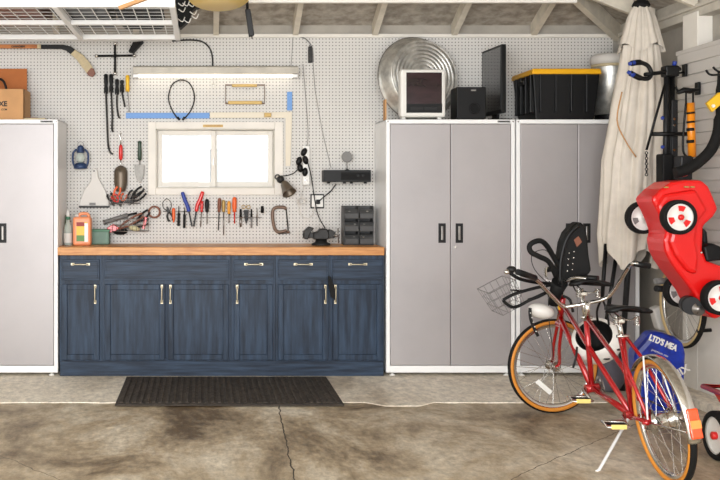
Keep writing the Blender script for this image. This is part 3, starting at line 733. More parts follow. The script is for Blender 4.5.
# snips, orange marker, files
pl_ = pliers(W(168.5, 212, .03), W(171, 221, .03), 'dark_steel', 'steel snips with open wire loops at the left end of the tool row', nm='tin_snips', cat='snips')
MB().tube(spline([W(169, 212, .03), W(163.5, 208, .03), W(163, 202, .03), W(167, 198.5, .03)], 4), .003, 6).build('loop', M['dark_steel'], pl_)
MB().tube(spline([W(169, 212, .03), W(171.5, 206, .03), W(170, 201, .03), W(166.5, 198.5, .03)], 4), .003, 6).build('loop', M['dark_steel'], pl_)
one(MB().lathe([(.004, 0), (.009, .015), (.0125, .04), (.0125, .1), (.008, .11)], W(173.6, 222.5, .03), n=12), 'marker', M['orange'], 'orange marker hanging between the snips and two dark files', 'marker')
for px, a, b_, lb in ((178.8, 206, 226, 'left of two flat dark files, next to the orange marker'), (184.5, 207.5, 228, 'right of two flat dark files, next to the blue saw')):
    t = thing('file', lb, 'file', W(px, b_, .03), 'flat dark files in the tool row')
    MB().bar(W(px, a+7, .03), W(px-.3, b_, .03), .02, .006, side=(1, 0, 0)).build('blade', M['black_matte'], t, bevel=.002)
    MB().tube([W(px, a, .03), W(px, a+7.5, .03)], [.003, .006], 7).build('tang', M['dark_steel'], t)
def saw(pts, blade, hm, label):
    t = thing('pruning_saw', label, 'saw', W(blade[-1][0], blade[-1][1], .04), 'folding saws in the tool row')
    MB().tube(spline([W(a, b_, .04) for a, b_ in pts], 4), [.011]+[.015]*(4*(len(pts)-1)-1)+[.012], 10).build('handle', M[hm], t)
    MB().bar(W(pts[-1][0], pts[-1][1], .045), W(blade[-1][0], blade[-1][1], .045), .013, .007, side=(1, 0, 0)).build('blade', M['black'], t)
saw([(182.3, 192), (184.5, 199), (187.5, 206), (189, 211.5)], [(192, 226.5)], 'blue', 'blue-handled folding saw hanging left of the red one')
saw([(202.8, 191.5), (200.3, 199), (197.5, 205), (196.2, 211.5)], [(193.8, 226.5)], 'red', 'red-handled folding saw hanging right of the blue one')
# marker pens, scissors, small tools
def pen(px, a, mid, b_, m1, m2, r, label, nm='marker', cat='marker'):
    t = thing(nm, label, cat, W(px, b_, .03))
    MB().tube([W(px, a, .03), W(px, mid, .03)], [r*.7, r], 8).build('cap', M[m1], t)
    MB().tube([W(px, mid, .03), W(px, b_, .03)], [r, r*.7], 8).build('barrel', M[m2], t)
pen(240.6, 209, 217, 227, 'black', 'steel', .011, 'marker with black cap and silver barrel right of the orange screwdriver')
pen(251.4, 209, 217, 228, 'black', 'grey_plastic', .008, 'thin tool with black top and grey shaft right of the scissors', 'awl', 'awl')
pen(257, 208, 218, 226, 'steel', 'black', .005, 'thin steel punch with black tip left of the black knob', 'punch', 'punch')
pen(262.3, 206, 212, 213, 'black', 'black', .014, 'short black knob-ended tool at the right end of the tool row', 'knob_tool', 'tool')
t = thing('scissors', 'scissors with gold handle loops and black blades in the tool row', 'scissors', W(246, 224, .03))
for s_ in (-1, 1):
    MB().torus(W(246+s_*2.4, 207, .03), (0, 1, 0), .014, .003, 16, 6).build('finger_loop', M['brass'], t)
MB().prism([W(243.5, 210, .03), W(248.8, 210, .03), W(248.3, 219, .03), W(246.2, 224.5, .03), W(244.6, 219, .03)], (0, .01, 0)).build('blades', M['black'], t, bevel=.002)
# C clamp
t = thing('c_clamp', 'old brown steel C-clamp hanging on the pegboard', 'clamp', W(279, 235, .03))
MB().tube(spline([W(286, 209, .03), W(283.5, 207.3, .03), W(276, 207.5, .03), W(272.7, 211, .03), W(272.8, 220, .03), W(275, 229, .03), W(279, 232, .03), W(286.5, 230.5, .03)], 4), .0125, 8).build('frame', M['clamp_brown'], t)
MB().tube([W(286, 208, .03), W(288.3, 231, .03)], .005, 8).build('screw', M['dark_steel'], t)
MB().tube([W(278, 233.8, .03), W(290.5, 233, .03)], .003, 6).build('tommy_bar', M['dark_steel'], t)
MB().lathe([(.013, 0), (.013, .012), (.007, .02)], W(288, 233, .03), (0, 0, 1), 10).build('swivel_pad', M['clamp_brown'], t)
# clamp lamp
t = thing('clamp_lamp', 'bronze clip-on lamp with bell shade pointing down beside the window', 'lamp', W(289, 196, .12))
d = (W(289.5, 194, .14)-W(283, 181.5, .08)).normalized()
MB().lathe([(.02, 0), (.032, .02), (.038, .05), (.052, .1), (.056, .108), (.05, .1), (.03, .03)], W(283.5, 182, .08), d, 20, caps=False).build('shade', M['bronze'], t)
MB().ball(W(280.5, 179.5, .07), .03, 12, 8).build('socket', M['dark_steel'], t)
MB().torus(W(277.5, 177, .06), (0, 1, .3), .018, .005, 16, 6).build('clip', M['dark_steel'], t)
MB().tube(spline([W(281, 176, .06), W(287, 175.5, .04), W(294, 173, .03), W(299, 168, .03)], 5), .004, 6).build('cord', M['black'], t)
# outlet strip, plugs and cords
t = pstrip = thing('power_strip', 'white power strip crowded with black plugs right of the window', 'power strip', W(306, 185, .02))
MB().box(sx(302.5, 7.63), sx(309.5, 7.63), 7.615, 7.652, sz(185, 7.63), sz(146, 7.63)).build('strip_body', M['white_plastic'], t, bevel=.004)
MB().tube(spline([W(307, 146, .02), W(308, 130, .01), W(305, 90, .01), W(303, 64, .01)], 5), .0022, 6).build('cord', M['grey_plastic'], t)
for (px, py, a) in ((299, 161, .3), (300, 168, -.2), (304, 152, .5), (305.5, 160, -.3), (305, 172, .1)):
    MB().ball(W(px, py, .06), (.022, .022, .034), 10, 8, Matrix.Rotation(a, 3, 'Y')).build('plug', M['black'], t)
MB().lathe([(.012, 0), (.012, .01)], W(305.5, 180, .04), (0, -1, 0), 12).build('switch', M['steel'], t)
t = thing('white_cord', 'pale coiled power cord hanging below the power strip', 'cord', W(303, 222, .03))
g = MB()
for i in range(4): g.torus(W(300+i*.5, 201, .03+i*.005), (0, 1, .1*i), .028, .0025, 24, 6)
g.tube(spline([W(304, 185, .02), W(301, 195, .03), W(299, 210, .03), W(303, 217, .03), W(310, 218, .03), W(314, 210, .03), W(316, 203, .03)], 5), .003, 6)
g.build('coil', M['lid_white'], t)
g = MB()
g.tube(spline([W(307, 160, .07), W(311, 175, .06), W(314, 195, .07), W(318, 215, .07), W(325, 228, .12)], 5), .0045, 6)
g.build('cord', M['black'], pstrip)
g = MB(); g.tube(spline([W(336, 184, .06), W(331, 191, .04), W(325, 196, .04), W(318, 202, .045)], 5), .0045, 6)
bcord = g
t = thing('wall_socket', 'white square wall socket in a black frame on the pegboard above the vice', 'socket', W(317, 208, .005))
MB().box(sx(310.3, YB), sx(324, YB), YB-.01, YB-.002, sz(208.5, YB), sz(194, YB)).build('black_frame', M['black'], t, bevel=.002)
MB().box(sx(311.5, YB), sx(322.8, YB), YB-.022, YB-.009, sz(207, YB), sz(195.3, YB)).build('cover_plate', M['white_plastic'], t, bevel=.003)
MB().box(sx(315.5, YB), sx(319.5, YB), YB-.045, YB-.022, sz(204, YB), sz(199.5, YB)).build('plug', M['black'], t, bevel=.003)
# conduit and grey box up high, thin wires
t = thing('conduit', 'bent grey conduit ending in a small grey box high on the pegboard', 'conduit', W(311, 63, .02))
MB().tube(spline([W(291, 36.5, .012), W(300, 36.8, .012), W(307, 40, .012), W(312, 48, .012), W(313, 62, .012)], 5), .0045, 8).build('pipe', M['grey_plastic'], t)
MB().box(sx(308, YB), sx(311.8, YB), YB-.035, YB-.003, sz(63, YB), sz(47, YB)).build('box', M['dark_steel'], t, bevel=.002)
g = MB(); g.tube([W(313, 62, .01), W(315, 90, .01), W(322, 130, .01), W(331, 168, .01)], .0016, 5)
one(g, 'thin_wire', M['grey_plastic'], 'thin grey wire slanting down the pegboard to the black box', 'wire')
g = MB(); g.tube([W(293, 37, .01), W(291, 66, .01)], .0016, 5)
one(g, 'thin_wire', M['grey_plastic'], 'thin grey wire hanging above the right end of the strip light', 'wire')
# black amplifier on wall and round antenna
t = thing('media_box', 'wide flat black electronic box mounted on the pegboard above the vice', 'box', W(347, 183, .1))
bcord.build('cord', M['black'], t)
MB().box(sx(324, 7.5), sx(371, 7.5), 7.5, 7.65, sz(182, 7.5), sz(170, 7.5)).build('body', M['black'], t, bevel=.003)
MB().box(sx(341, 7.5), sx(370, 7.5), 7.497, 7.5, sz(180, 7.5), sz(172.5, 7.5)).build('front_panel', M['black_matte'], t)
for px in (329, 345, 352, 366): MB().lathe([(.012, 0), (.012, .012)], (sx(px, 7.5), 7.53, sz(183.6, 7.5)), n=10).build('foot', M['black'], t)
for px in (358, 363): MB().lathe([(.009, 0), (.009, .01)], (sx(px, 7.5), 7.5, sz(175.5, 7.5)), (0, -1, 0), 12).build('knob', M['handle_dark'], t)
t = thing('round_disc', 'dark round disc on a thin stem standing on the black box', 'disc', at(347, 170, 7.57))
c = at(347, 157, 7.57)
MB().lathe([(0, -.006), (.038, -.006), (.041, 0), (.038, .006), (0, .006)], c, (0, -1, .1), 28, smooth=False).build('disc', M['grey_plastic'], t)
MB().tube([at(347, 161, 7.57), at(347.2, 170.3, 7.57)], .004, 8).build('stem', M['steel'], t)
MB().lathe([(.02, 0), (.02, .006), (.006, .01)], at(347.2, 170.3, 7.57)-V((0, 0, .002)), n=14).build('base', M['dark_steel'], t)

# ---------------------------------------------------------------- on the worktop
ZW = .935
def Tp(px, py, D): return at(px, py, D)
t = thing('bench_vice', 'dark cast iron bench vice bolted on the worktop', 'vice', (sx(321, 7.42), 7.42, ZW))
D = 7.4; c = V((sx(321, D), D, ZW))
MB().lathe([(.07, 0), (.07, .015), (.045, .025), (.04, .045)], c, n=20).build('swivel_base', M['dark_steel'], t)
MB().prism([c+V((-.06, -.05, .045)), c+V((.05, -.05, .045)), c+V((.055, -.05, .085)), c+V((.04, -.05, .125)), c+V((-.01, -.05, .125)), c+V((-.03, -.05, .1)), c+V((-.06, -.05, .1))], (0, .1, 0)).build('fixed_jaw', M['dark_steel'], t, bevel=.008)
MB().box(c.x-.13, c.x-.03, c.y-.03, c.y+.03, ZW+.055, ZW+.095).build('slide_bar', M['dark_steel'], t, bevel=.004)
MB().prism([c+V((-.13, -.05, .05)), c+V((-.1, -.05, .045)), c+V((-.085, -.05, .09)), c+V((-.055, -.05, .13)), c+V((-.09, -.05, .14)), c+V((-.13, -.05, .105))], (0, .1, 0)).build('moving_jaw', M['dark_steel'], t, bevel=.006)
MB().prism([c+V((.05, -.03, .05)), c+V((.1, -.03, .055)), c+V((.105, -.03, .1)), c+V((.07, -.03, .12)), c+V((.05, -.03, .115))], (0, .07, 0)).build('anvil', M['dark_steel'], t, bevel=.005)
MB().tube([c+V((.125, -.04, .02)), c+V((.12, -.04, .13))], .005, 8).tube([c+V((.09, -.04, .075)), c+V((.13, -.04, .075))], .009, 8).build('handle_bar', M['steel'], t)
# parts organizer
x0, x1 = sx(344, 7.45), sx(375, 7.45)-.01
t = thing('parts_organizer', 'grey six-bin small parts organiser standing on the worktop', 'organiser', ((x0+x1)/2, 7.53, ZW))
zt_ = sz(206, 7.45)
MB().box(x0, x0+.004, 7.45, 7.6, ZW, zt_).box(x1-.004, x1, 7.45, 7.6, ZW, zt_).box(x0, x1, 7.596, 7.6, ZW, zt_).box(x0, x1, 7.45, 7.6, ZW, ZW+.004).box((x0+x1)/2-.002, (x0+x1)/2+.002, 7.45, 7.6, ZW, zt_).build('shell', M['bin_grey'], t)
hh = (zt_-ZW-.006)/3
for i in range(3):
    for j in range(2):
        a = x0+.006+j*(x1-x0)/2; b_ = a+(x1-x0)/2-.012; z = ZW+.006+i*hh
        g = MB(); g.prism([(a, 7.43, z+.002), (a, 7.43, z+hh*.42), (a, 7.47, z+hh*.75), (a, 7.59, z+hh*.75), (a, 7.59, z+.002)], (b_-a, 0, 0))
        dr = g.build('bin', M['bin_grey'], t, bevel=.002)
        g = MB().box(a+.006, b_-.006, 7.44, 7.58, z+hh*.43, z+hh*.5)
        random.seed(i*2+j)
        for q in range(4): g.ball((random.uniform(a+.02, b_-.02), 7.455+q*.01, z+hh*.5), (.018, .012, .012), 8, 5)
        g.build('small_parts', M['galv'] if (i+j) % 2 else M['grey_plastic'], dr)
# jug, bottle, green box
D = 7.42
t = thing('fluid_jug', 'orange plastic jug with red and green label on the worktop', 'jug', (sx(82, D), D, ZW))
xa, xb, za, zb = sx(73.5, D), sx(91.5, D), ZW, sz(214, D)
MB().box(xa, xb, D-.05, D+.05, za, zb-.02).build('body', M['jug'], t, bevel=.016)
MB().tube(spline([(xa+.04, D, zb-.03), (xa+.05, D, zb), (xb-.03, D, zb), (xb-.015, D, zb-.04)], 4), .012, 8).build('handle', M['jug'], t)
MB().lathe([(.018, 0), (.018, .02)], (xa+.025, D, zb-.022), n=14).build('cap', M['lid_white'], t)
MB().box(sx(76.5, D-.05), sx(87, D-.05), D-.0515, D-.05, sz(241, D), sz(222, D)).build('label_paper', M['yellow'], t)
MB().box(sx(76.5, D-.05), sx(84.5, D-.05), D-.0525, D-.0515, sz(226, D), sz(222, D)).build('label_band', M['label_red'], t)
MB().box(sx(76.5, D-.05), sx(84.5, D-.05), D-.0525, D-.0515, sz(241, D), sz(235, D)).build('label_band', M['label_green'], t)
MB().box(sx(84.5, D-.05), sx(88, D-.05), D-.0525, D-.0515, sz(241.5, D), sz(223, D)).build('label_band', M['white_plastic'], t)
t = thing('spray_bottle', 'clear slim bottle with green and white cap beside the orange jug', 'bottle', (sx(68, D), D, ZW))
cx = sx(68, D)
MB().lathe([(.03, 0), (.032, .01), (.032, .13), (.014, .17), (.014, .19)], (cx, D, ZW), n=18).build('body', M['bottle_clear'], t)
MB().lathe([(.016, 0), (.016, .022)], (cx, D, ZW+.19), n=14).build('collar', M['green'], t)
MB().lathe([(.013, 0), (.011, .03), (.006, .05)], (cx, D, ZW+.212), n=14).build('nozzle', M['white_plastic'], t)
MB().lathe([(.0325, 0), (.0325, .07)], (cx, D, ZW+.02), n=18, caps=False).build('label_wrap', M['lid_white'], t)
t = thing('glass_bottle', 'tall dull green bottle at the left end of the worktop beside the cabinet', 'bottle', (sx(63.5, 7.55), 7.55, ZW))
MB().lathe([(.024, 0), (.026, .01), (.024, .14), (.012, .18), (.01, .22)], (sx(66.6, 7.56), 7.56, ZW), n=16).build('body', mat('olive_glass', (92, 100, 72), .2), t)
t = thing('green_box', 'dull green plastic box behind the orange jug on the worktop', 'box', (sx(100, 7.55), 7.55, ZW))
MB().box(sx(90, 7.5), sx(109, 7.5), 7.5, 7.62, ZW, sz(231, 7.5)).build('tub', mat('dull_green', (98, 128, 112), .5, var=.1), t, bevel=.008)
MB().box(sx(89.5, 7.5), sx(109.6, 7.5), 7.495, 7.625, sz(231.5, 7.5), sz(229.5, 7.5)).build('lid', M['green'], t, bevel=.002)

# ---------------------------------------------------------------- on the left cabinet
ZC = 1.853
t = thing('cardboard_box', 'open cardboard box on top of the left metal cabinet', 'box', (-1.5, 7.42, ZC))
xa, xb = -1.72, sx(24, 7.28)
hb_ = sz(89, 7.28)
g = MB(); g.box(xa, xb, 7.28, 7.285, ZC, hb_).box(xa, xa+.005, 7.28, 7.55, ZC, hb_).box(xb-.005, xb, 7.28, 7.55, ZC, hb_).box(xa, xb, 7.545, 7.55, ZC, hb_).box(xa, xb, 7.28, 7.55, ZC, ZC+.005)
g.build('box_body', M['cardboard'], t)
MB().bar((xa, 7.56, (hb_+sz(69, 7.55))/2), (sx(27, 7.56), 7.56, (hb_+sz(69, 7.55))/2), .006, abs(sz(71, 7.56)-hb_)+.02, side=(0, 1, 0)).build('flap', M['cardboard_in'], t)
text('printing', 'XE', .05, (sx(3, 7.28), 7.2795, sz(104, 7.28)), M['ink'], t, bold=.002, depth=.0004)
text('small_printing', '.COM', .018, (sx(4, 7.28), 7.2795, sz(109.5, 7.28)), M['ink'], t, bold=.0006, depth=.0004)
one(MB().tube(spline([at(-8, 86, 7.4), at(-2, 79, 7.4), at(4, 82, 7.4), at(7, 92, 7.4)], 5), .009, 8), 'black_hose', M['black'], 'black cable bulging out of the open cardboard box', 'cable')
t = thing('booklet', 'thin pale booklet lying on the left cabinet beside the cardboard box', 'booklet', at(35, 119, 7.3))
MB().box(sx(24, 7.25), sx(45, 7.25), 7.25, 7.4, ZC, ZC+.014).build('pages', M['tape_light'], t)
MB().box(sx(27, 7.3), sx(38, 7.3), 7.28, 7.38, ZC+.014, ZC+.02).build('strap', M['brown'], t)

# ---------------------------------------------------------------- on the right cabinets
t = thing('galvanized_tub', 'round galvanised steel tub with concentric ridges leaning on the pegboard', 'tub', (sx(419, 7.5), 7.55, ZC))
dax = V((.10, -1, .12)).normalized()
c = V((sx(415, 7.6), 7.53, ZC+.325)); dax = V((.30, -1, .14)).normalized()
k_ = 1.055
MB().lathe([(r_*k_, h_) for r_, h_ in [(.302, -.004), (.306, .006), (.298, .01), (.288, .04), (.262, .11), (.254, .118)]], c, dax, 56, caps=False).build('side_wall', M['galv'], t)
pr = [(.254*k_, .118)]
rr = .24*k_
while rr > .02:
    pr += [(rr, .112), (rr-.009, .124), (rr-.018, .112)]; rr -= .029
pr.append((0, .113))
MB().lathe(pr, c, dax, 56, caps=False).build('ridged_base', M['galv'], t)
MB().torus(c, dax, .303*k_, .007, 56, 8).build('rolled_rim', M['steel'], t)
D = 7.22
t = thing('space_heater', 'white-framed electric heater with dark screen standing in front of the round tub', 'heater', (sx(423, D), D+.06, ZC))
x0, x1, za, zb = sx(400.5, D), sx(446, D), sz(117, D), sz(69, D)
f = MB()
MB().box(x0, x1, D, D+.10, za, zb).build('casing', M['white_plastic'], t, bevel=.018)
MB().box(x0+.042, x1-.03, D-.004, D+.004, za+.03, zb-.025).build('screen', M['screen'], t, bevel=.002)
MB().box(x0+.042, x1-.03, D-.007, D-.003, za+.032, za+.095).build('control_panel', M['black'], t)
for i in range(2):
    a = x0+.07+i*.1
    MB().box(a, a+.092, D-.01, D-.007, za+.05, za+.072).build('vent', M['handle_dark'], t, bevel=.002)
for px in (405, 441): MB().lathe([(.016, 0), (.016, abs(za-ZC)+.01)], (sx(px, D), D+.05, ZC), n=12).build('foot', M['white_plastic'], t)
t = thing('subwoofer', 'black cube subwoofer with round port on the middle metal cabinet', 'speaker', (sx(469, D), 7.35, ZC))
MB().box(sx(457, D), sx(486, D), D, D+.19, ZC+.006, sz(87, D)).build('cabinet', M['black'], t, bevel=.004)
MB().lathe([(.036, 0), (.04, .006), (.028, .006), (.026, -.03), (0, -.03)], (sx(474.5, D), D-.001, sz(108.5, D)), (0, -1, 0), 24).build('port', M['black_matte'], t)
MB().torus((sx(474.5, D), D-.006, sz(108.5, D)), (0, 1, 0), .034, .003, 28, 6).build('port_ring', M['handle_dark'], t)
MB().box(sx(471, D), sx(476, D), D-.002, D, sz(91, D), sz(89.6, D)).build('badge', M['steel'], t)
for px in (459, 484): MB().lathe([(.012, 0), (.012, .008)], (sx(px, D), D+.03, ZC), n=10).build('foot', M['rubber'], t)
# monitor seen obliquely
t = thing('monitor', 'black flat television turned edge-on beside the subwoofer', 'television', (sx(494, 7.4), 7.4, ZC))
a = at(482, 110, 7.63); b_ = at(501.5, 112, 7.22)
pa, pb = V((a.x, a.y, sz(112, 7.3)+.02)), V((b_.x, b_.y, sz(112, 7.3)+.02)); top = .42
nrm = (pb-pa).cross(V((0, 0, 1))).normalized()
if nrm.x > 0: nrm = -nrm
def slab(p, q, z0, z1, off, th):
    g = MB(); return g.prism([V((p.x, p.y, z0))+nrm*off, V((q.x, q.y, z0))+nrm*off, V((q.x, q.y, z1))+nrm*off, V((p.x, p.y, z1))+nrm*off], nrm*-th)
z0 = ZC+.05; z1 = sz(44, 7.22)
slab(pa, pb, z0, z1, 0, .035).build('casing', M['black'], t, bevel=.004)
dq = (pb-pa).normalized()*.018
slab(pa+dq, pb-dq, z0+.025, z1-.018, .002, .004).build('screen', M['screen_black'], t)
pm = (pa+pb)/2
MB().bar(V((pm.x, pm.y, ZC+.01))+nrm*-.03, V((pm.x, pm.y, z0+.1))+nrm*-.04, .1, .02, side=(pb-pa)).build('neck', M['black'], t)
MB().prism([V((pm.x, pm.y, ZC))+nrm*.06+dq*7, V((pm.x, pm.y, ZC))+nrm*-.1+dq*7, V((pm.x, pm.y, ZC))+nrm*-.1-dq*7, V((pm.x, pm.y, ZC))+nrm*.06-dq*7], (0, 0, .014)).build('base', M['black'], t, bevel=.004)
# tote
t = thing('storage_tote', 'black ribbed storage tote with yellow lid on the right metal cabinet', 'tote', (2.6, 7.4, ZC))
xa, xb = sx(533, 7.17), sx(600, 7.17); za, zb = ZC, sz(72.5, 7.17)
def quad_box(bx0, bx1, by0, by1, z0, tx0, tx1, ty0, ty1, z1):
    g = MB(); g.add([(bx0, by0, z0), (bx1, by0, z0), (bx1, by1, z0), (bx0, by1, z0), (tx0, ty0, z1), (tx1, ty0, z1), (tx1, ty1, z1), (tx0, ty1, z1)],
        [(0, 3, 2, 1), (4, 5, 6, 7), (0, 1, 5, 4), (1, 2, 6, 5), (2, 3, 7, 6), (3, 0, 4, 7)]); return g
g = quad_box(xa+.03, xb-.03, 7.2, 7.6, za, xa, xb, 7.17, 7.64, zb)
for i in range(4):
    q = xa+.05+i*.11; g.box(q, q+.012, 7.165, 7.2, za+.05, zb)
for i in range(4):
    y = 7.22+i*.11; g.box(xa-.006, xa+.03, y, y+.02, za+.05, zb)
g.build('tub', M['black'], t, bevel=.006)
g = quad_box(xa-.012, xb+.01, 7.155, 7.65, zb-.012, xa-.005, xb+.004, 7.16, 7.645, zb+.028); g.build('lid', M['yellow_tote'], t, bevel=.01)
g = MB().box(xa-.02, xa, 7.33, 7.45, zb-.07, zb-.04); g.build('handle', M['black'], t, bevel=.005)
# cooler bin
t = thing('metal_bin', 'silver cylindrical bin with white lid between the tote and the umbrella', 'bin', (sx(609, 7.42), 7.42, ZC))
c = V((sx(611, 7.42), 7.42, ZC))
MB().lathe([(.11, 0), (.11, .09), (.128, .10), (.13, .40), (.13, .405)], c, n=32).build('body', M['galv'], t)
MB().lathe([(.11, 0), (.113, .008), (.113, .045)], c-V((0, 0, -.002)), n=32, caps=False).build('base_band', M['black'], t)
MB().lathe([(.142, .42), (.147, .45), (.142, .48), (.12, .495), (0, .5)], c, n=36).build('lid', M['lid_white'], t)
MB().lathe([(.14, .4), (.14, .42)], c, n=32).build('rim', M['tape_light'], t)
MB().box(c.x-.02, c.x+.04, c.y-.15, c.y-.125, ZC+.2, ZC+.34).build('latch_frame', M['lid_white'], t, bevel=.004)
one(MB().box(1.308, 1.318, 7.26, 7.34, ZC+.001, ZC+.15), 'wooden_offcut', M['cardboard'], 'thin wooden offcut standing at the left corner of the middle cabinet', 'wood')

# ---------------------------------------------------------------- right side: umbrella, stand, toys
D = 6.75
t = thing('patio_umbrella', 'closed cream canvas patio umbrella standing in the right corner', 'umbrella', (2.9, D, .006))
prof = [(6, .045, 641), (18, .08, 641), (34, .105, 641), (49, .132, 641), (46, .098, 640), (60, .108, 640), (85, .13, 639), (105, .146, 638), (130, .158, 636.5), (160, .168, 633.5), (185, .168, 633), (210, .168, 632), (235, .166, 630), (258, .15, 629)]
nt_ = 144; vs = []; random.seed(11)
for i, (py, r, cx) in enumerate(prof):
    for kk in range(nt_):
        a = 2*PI*kk/nt_
        amp = .10 if i < 4 else .13
        sh = lambda q: abs(math.sin(q))**.6*2-1
        fold = sh(a*4+py*.012)*amp*1.2 + sh(a*7.5+1.3+py*.006)*amp*.8 + math.sin(a*23+py*.03)*amp*.15
        if i == len(prof)-1: zz = .07*math.sin(a*4+.7)
        elif i == 3: zz = .03*math.sin(a*4)
        else: zz = 0
        rr = r*(1+fold)
        vs.append(at(cx, py, D)+V((rr*math.cos(a), rr*math.sin(a)*.9, zz)))
m1 = MB().add(vs[:4*nt_], [(i*nt_+q, (i+1)*nt_+q, (i+1)*nt_+(q+1) % nt_, i*nt_+(q+1) % nt_) for i in range(3) for q in range(nt_)], True)
m1.build('vent_flap', M['canvas'], t)
m2v = vs[4*nt_:]; n2 = len(prof)-4
m2 = MB().add(m2v, [(i*nt_+q, (i+1)*nt_+q, (i+1)*nt_+(q+1) % nt_, i*nt_+(q+1) % nt_) for i in range(n2-1) for q in range(nt_)], True)
m2.build('canopy', M['canvas'], t)
tie = MB()
tp = []
for i in range(13):
    a = R(200+i*12); py = 130+i*5.5-abs(i-6)*3
    tp.append(at(632, py+10, D)+V((.222*math.cos(a), .222*math.sin(a)*.95, 0)))
MB().tube(spline([at(622, 92, 6.56), at(617, 120, 6.55), at(625, 140, 6.545), at(636, 157, 6.545)], 4), .0045, 6).build('tie_cord', M['cardboard'], t)
MB().lathe([(.05, 0), (.06, .02), (.045, .05), (.02, .06), (.015, .1)], at(641, 7, D)-V((0, 0, .01)), n=18).build('top_cap', M['black_matte'], t)
MB().tube([at(641, 10, D), at(630, 240, D), V((2.80, D, .03))], .019, 12).build('pole', M['handle_dark'], t)
for a_, b_ in (((618, 245), (605, 330)), ((606, 244), (602, 300))):
    MB().tube([at(*a_, 6.72), at(*b_, 6.66)], .014, 8).build('rib', M['black'], t)
MB().lathe([(.09, 0), (.09, .03), (.03, .05), (.03, .12)], (2.80, D, .006), n=24).build('base', M['black_matte'], t)

# repair stand
D = 6.3
t = thing('repair_stand', 'black bicycle repair stand with blue clamp jaws hanging on the slat wall', 'repair stand', at(661, 190, D))
MB().tube([at(666.5, 72, D), at(665, 196, D)], .016, 12).build('tube', M['handle_dark'], t)
MB().tube([at(672, 76, D+.03), at(670.5, 196, D+.03)], .019, 12).build('tube', M['black'], t)
MB().tube([at(645, 74.5, D-.08), at(658, 73, D-.04), at(680, 69, D)], .013, 10).build('arm', M['black'], t)
for pts_ in ([(652, 74), (648, 66), (640, 62.5), (631, 63.5)], [(651, 75), (648, 78.5), (640, 78), (630, 73)]):
    MB().tube(spline([at(a, b_, D-.06) for a, b_ in pts_], 4), [.014]*8+[.018]*5, 8).build('jaw', M['black'], t)
for a, b_ in (((628.5, 64), (635, 62.5)), ((627.5, 71.5), (634, 75.5))):
    MB().tube([at(*a, D-.062), at(*b_, D-.065)], [.011, .017], 8).build('jaw_pad', M['blue'], t)
MB().box(sx(663, D), sx(677, D), D-.04, D+.04, sz(77, D), sz(66, D)).build('head_block', M['black'], t, bevel=.01)
MB().lathe([(.013, 0), (.013, .03)], at(674, 66, D), (0, -.4, 1), 10).build('blue_knob', M['blue'], t)
MB().tube([at(665, 84, D-.04), at(646.5, 150, D-.05)], .008, 8).build('leg_strut', M['black'], t)
MB().tube([at(652, 134, D-.05), at(687, 134, D-.05)], .013, 8).build('cross_tube', M['black'], t)
MB().box(sx(659, D), sx(670, D), D-.05, D+.05, sz(190, D), sz(154, D)).build('leg_bracket', M['black_matte'], t, bevel=.01)
for py in (119, 125, 150):
    MB().lathe([(.008, 0), (.008, .006)], at(674, py, D-.0), (0, -1, 0), 8).build('bolt', M['chrome'], t)
MB().box(sx(672, D), sx(678, D), D+.0, D+.03, sz(190, D), sz(100, D)).build('back_plate', M['handle_dark'], t, bevel=.003)
for py in (118, 147): MB().ball(at(662.5, py, D-.02), .012, 8, 6).build('blue_knob', M['blue'], t)
t = thing('hanging_chain', 'short dark chain hanging from the thin strut of the repair stand', 'chain', at(646.5, 176, D-.05))
for i in range(9): MB().torus(at(646.5, 153+i*2.7, D-.05), (1, 0, 0) if i % 2 else (0, 1, 0), .008, .0035, 12, 5).build('chain_link', M['ink'], t)
# wall hooks
def wallhook(px, py, label):
    t = thing('wall_hook', label, 'hook', at(px, py+6, 6.35), 'black hooks on the slat wall')
    Dk = 3.12*1000/(px-205)
    p = at(px, py, Dk)
    MB().box(p.x-.004, p.x+.012, p.y-.025, p.y+.025, p.z-.05, p.z+.03).build('plate', M['black'], t, bevel=.003)
    MB().tube(spline([p+V((0, 0, -.02)), p+V((-.05, -.02, -.03)), p+V((-.13, -.03, -.03)), p+V((-.15, -.03, .0))], 4), .007, 8).build('arm', M['black'], t)
wallhook(684, 69, 'black slat wall hook holding the repair stand'); wallhook(697, 87, 'black slat wall hook holding the orange air pump')
D = 6.2
t = thing('air_pump', 'orange tube with black bands hanging upright on the slat wall', 'pump', at(691, 160, D))
MB().tube([at(690.5, 103, D), at(692, 157, D)], .024, 14).build('barrel', M['bat'], t)
for a, b_ in ((112, 114), (121, 123), (128, 131), (140, 143)): MB().tube([at(690.6, a, D), at(690.8, b_, D)], .0255, 14).build('band', M['black'], t)
MB().tube([at(677, 93, D), at(684, 90, D), at(690, 91, D), at(699, 89.5, D)], [.01, .018, .018, .01], 8).build('grip', M['black'], t)
for px in (686, 693): MB().tube([at(px, 91, D), at(px, 103, D)], .006, 8).build('rod', M['black'], t)
MB().tube([at(692, 157, D), at(692, 167, D)], .008, 8).build('foot_rod', M['black'], t)
MB().tube(spline([at(686, 103, D), at(684, 125, D), at(683, 150, D), at(688, 158, D)], 4), .007, 8).build('hose', M['black'], t)
t = thing('saddle_bag', 'dark grey box bag hanging below the cross tube of the stand', 'bag', at(683, 180, 6.15))
MB().box(sx(677, 6.15), sx(689, 6.15), 6.1, 6.2, sz(180, 6.15), sz(156, 6.15)).build('body', M['handle_dark'], t, bevel=.01)
MB().tube(spline([at(681, 171, 6.09), at(684, 175, 6.08), at(690, 171, 6.09)], 4), .012, 8).build('red_trim', M['red'], t)
D = 6.0
t = thing('blower_tube', 'thick curved black tube hanging on the right wall above the red toy car', 'tube', at(678, 190, D))
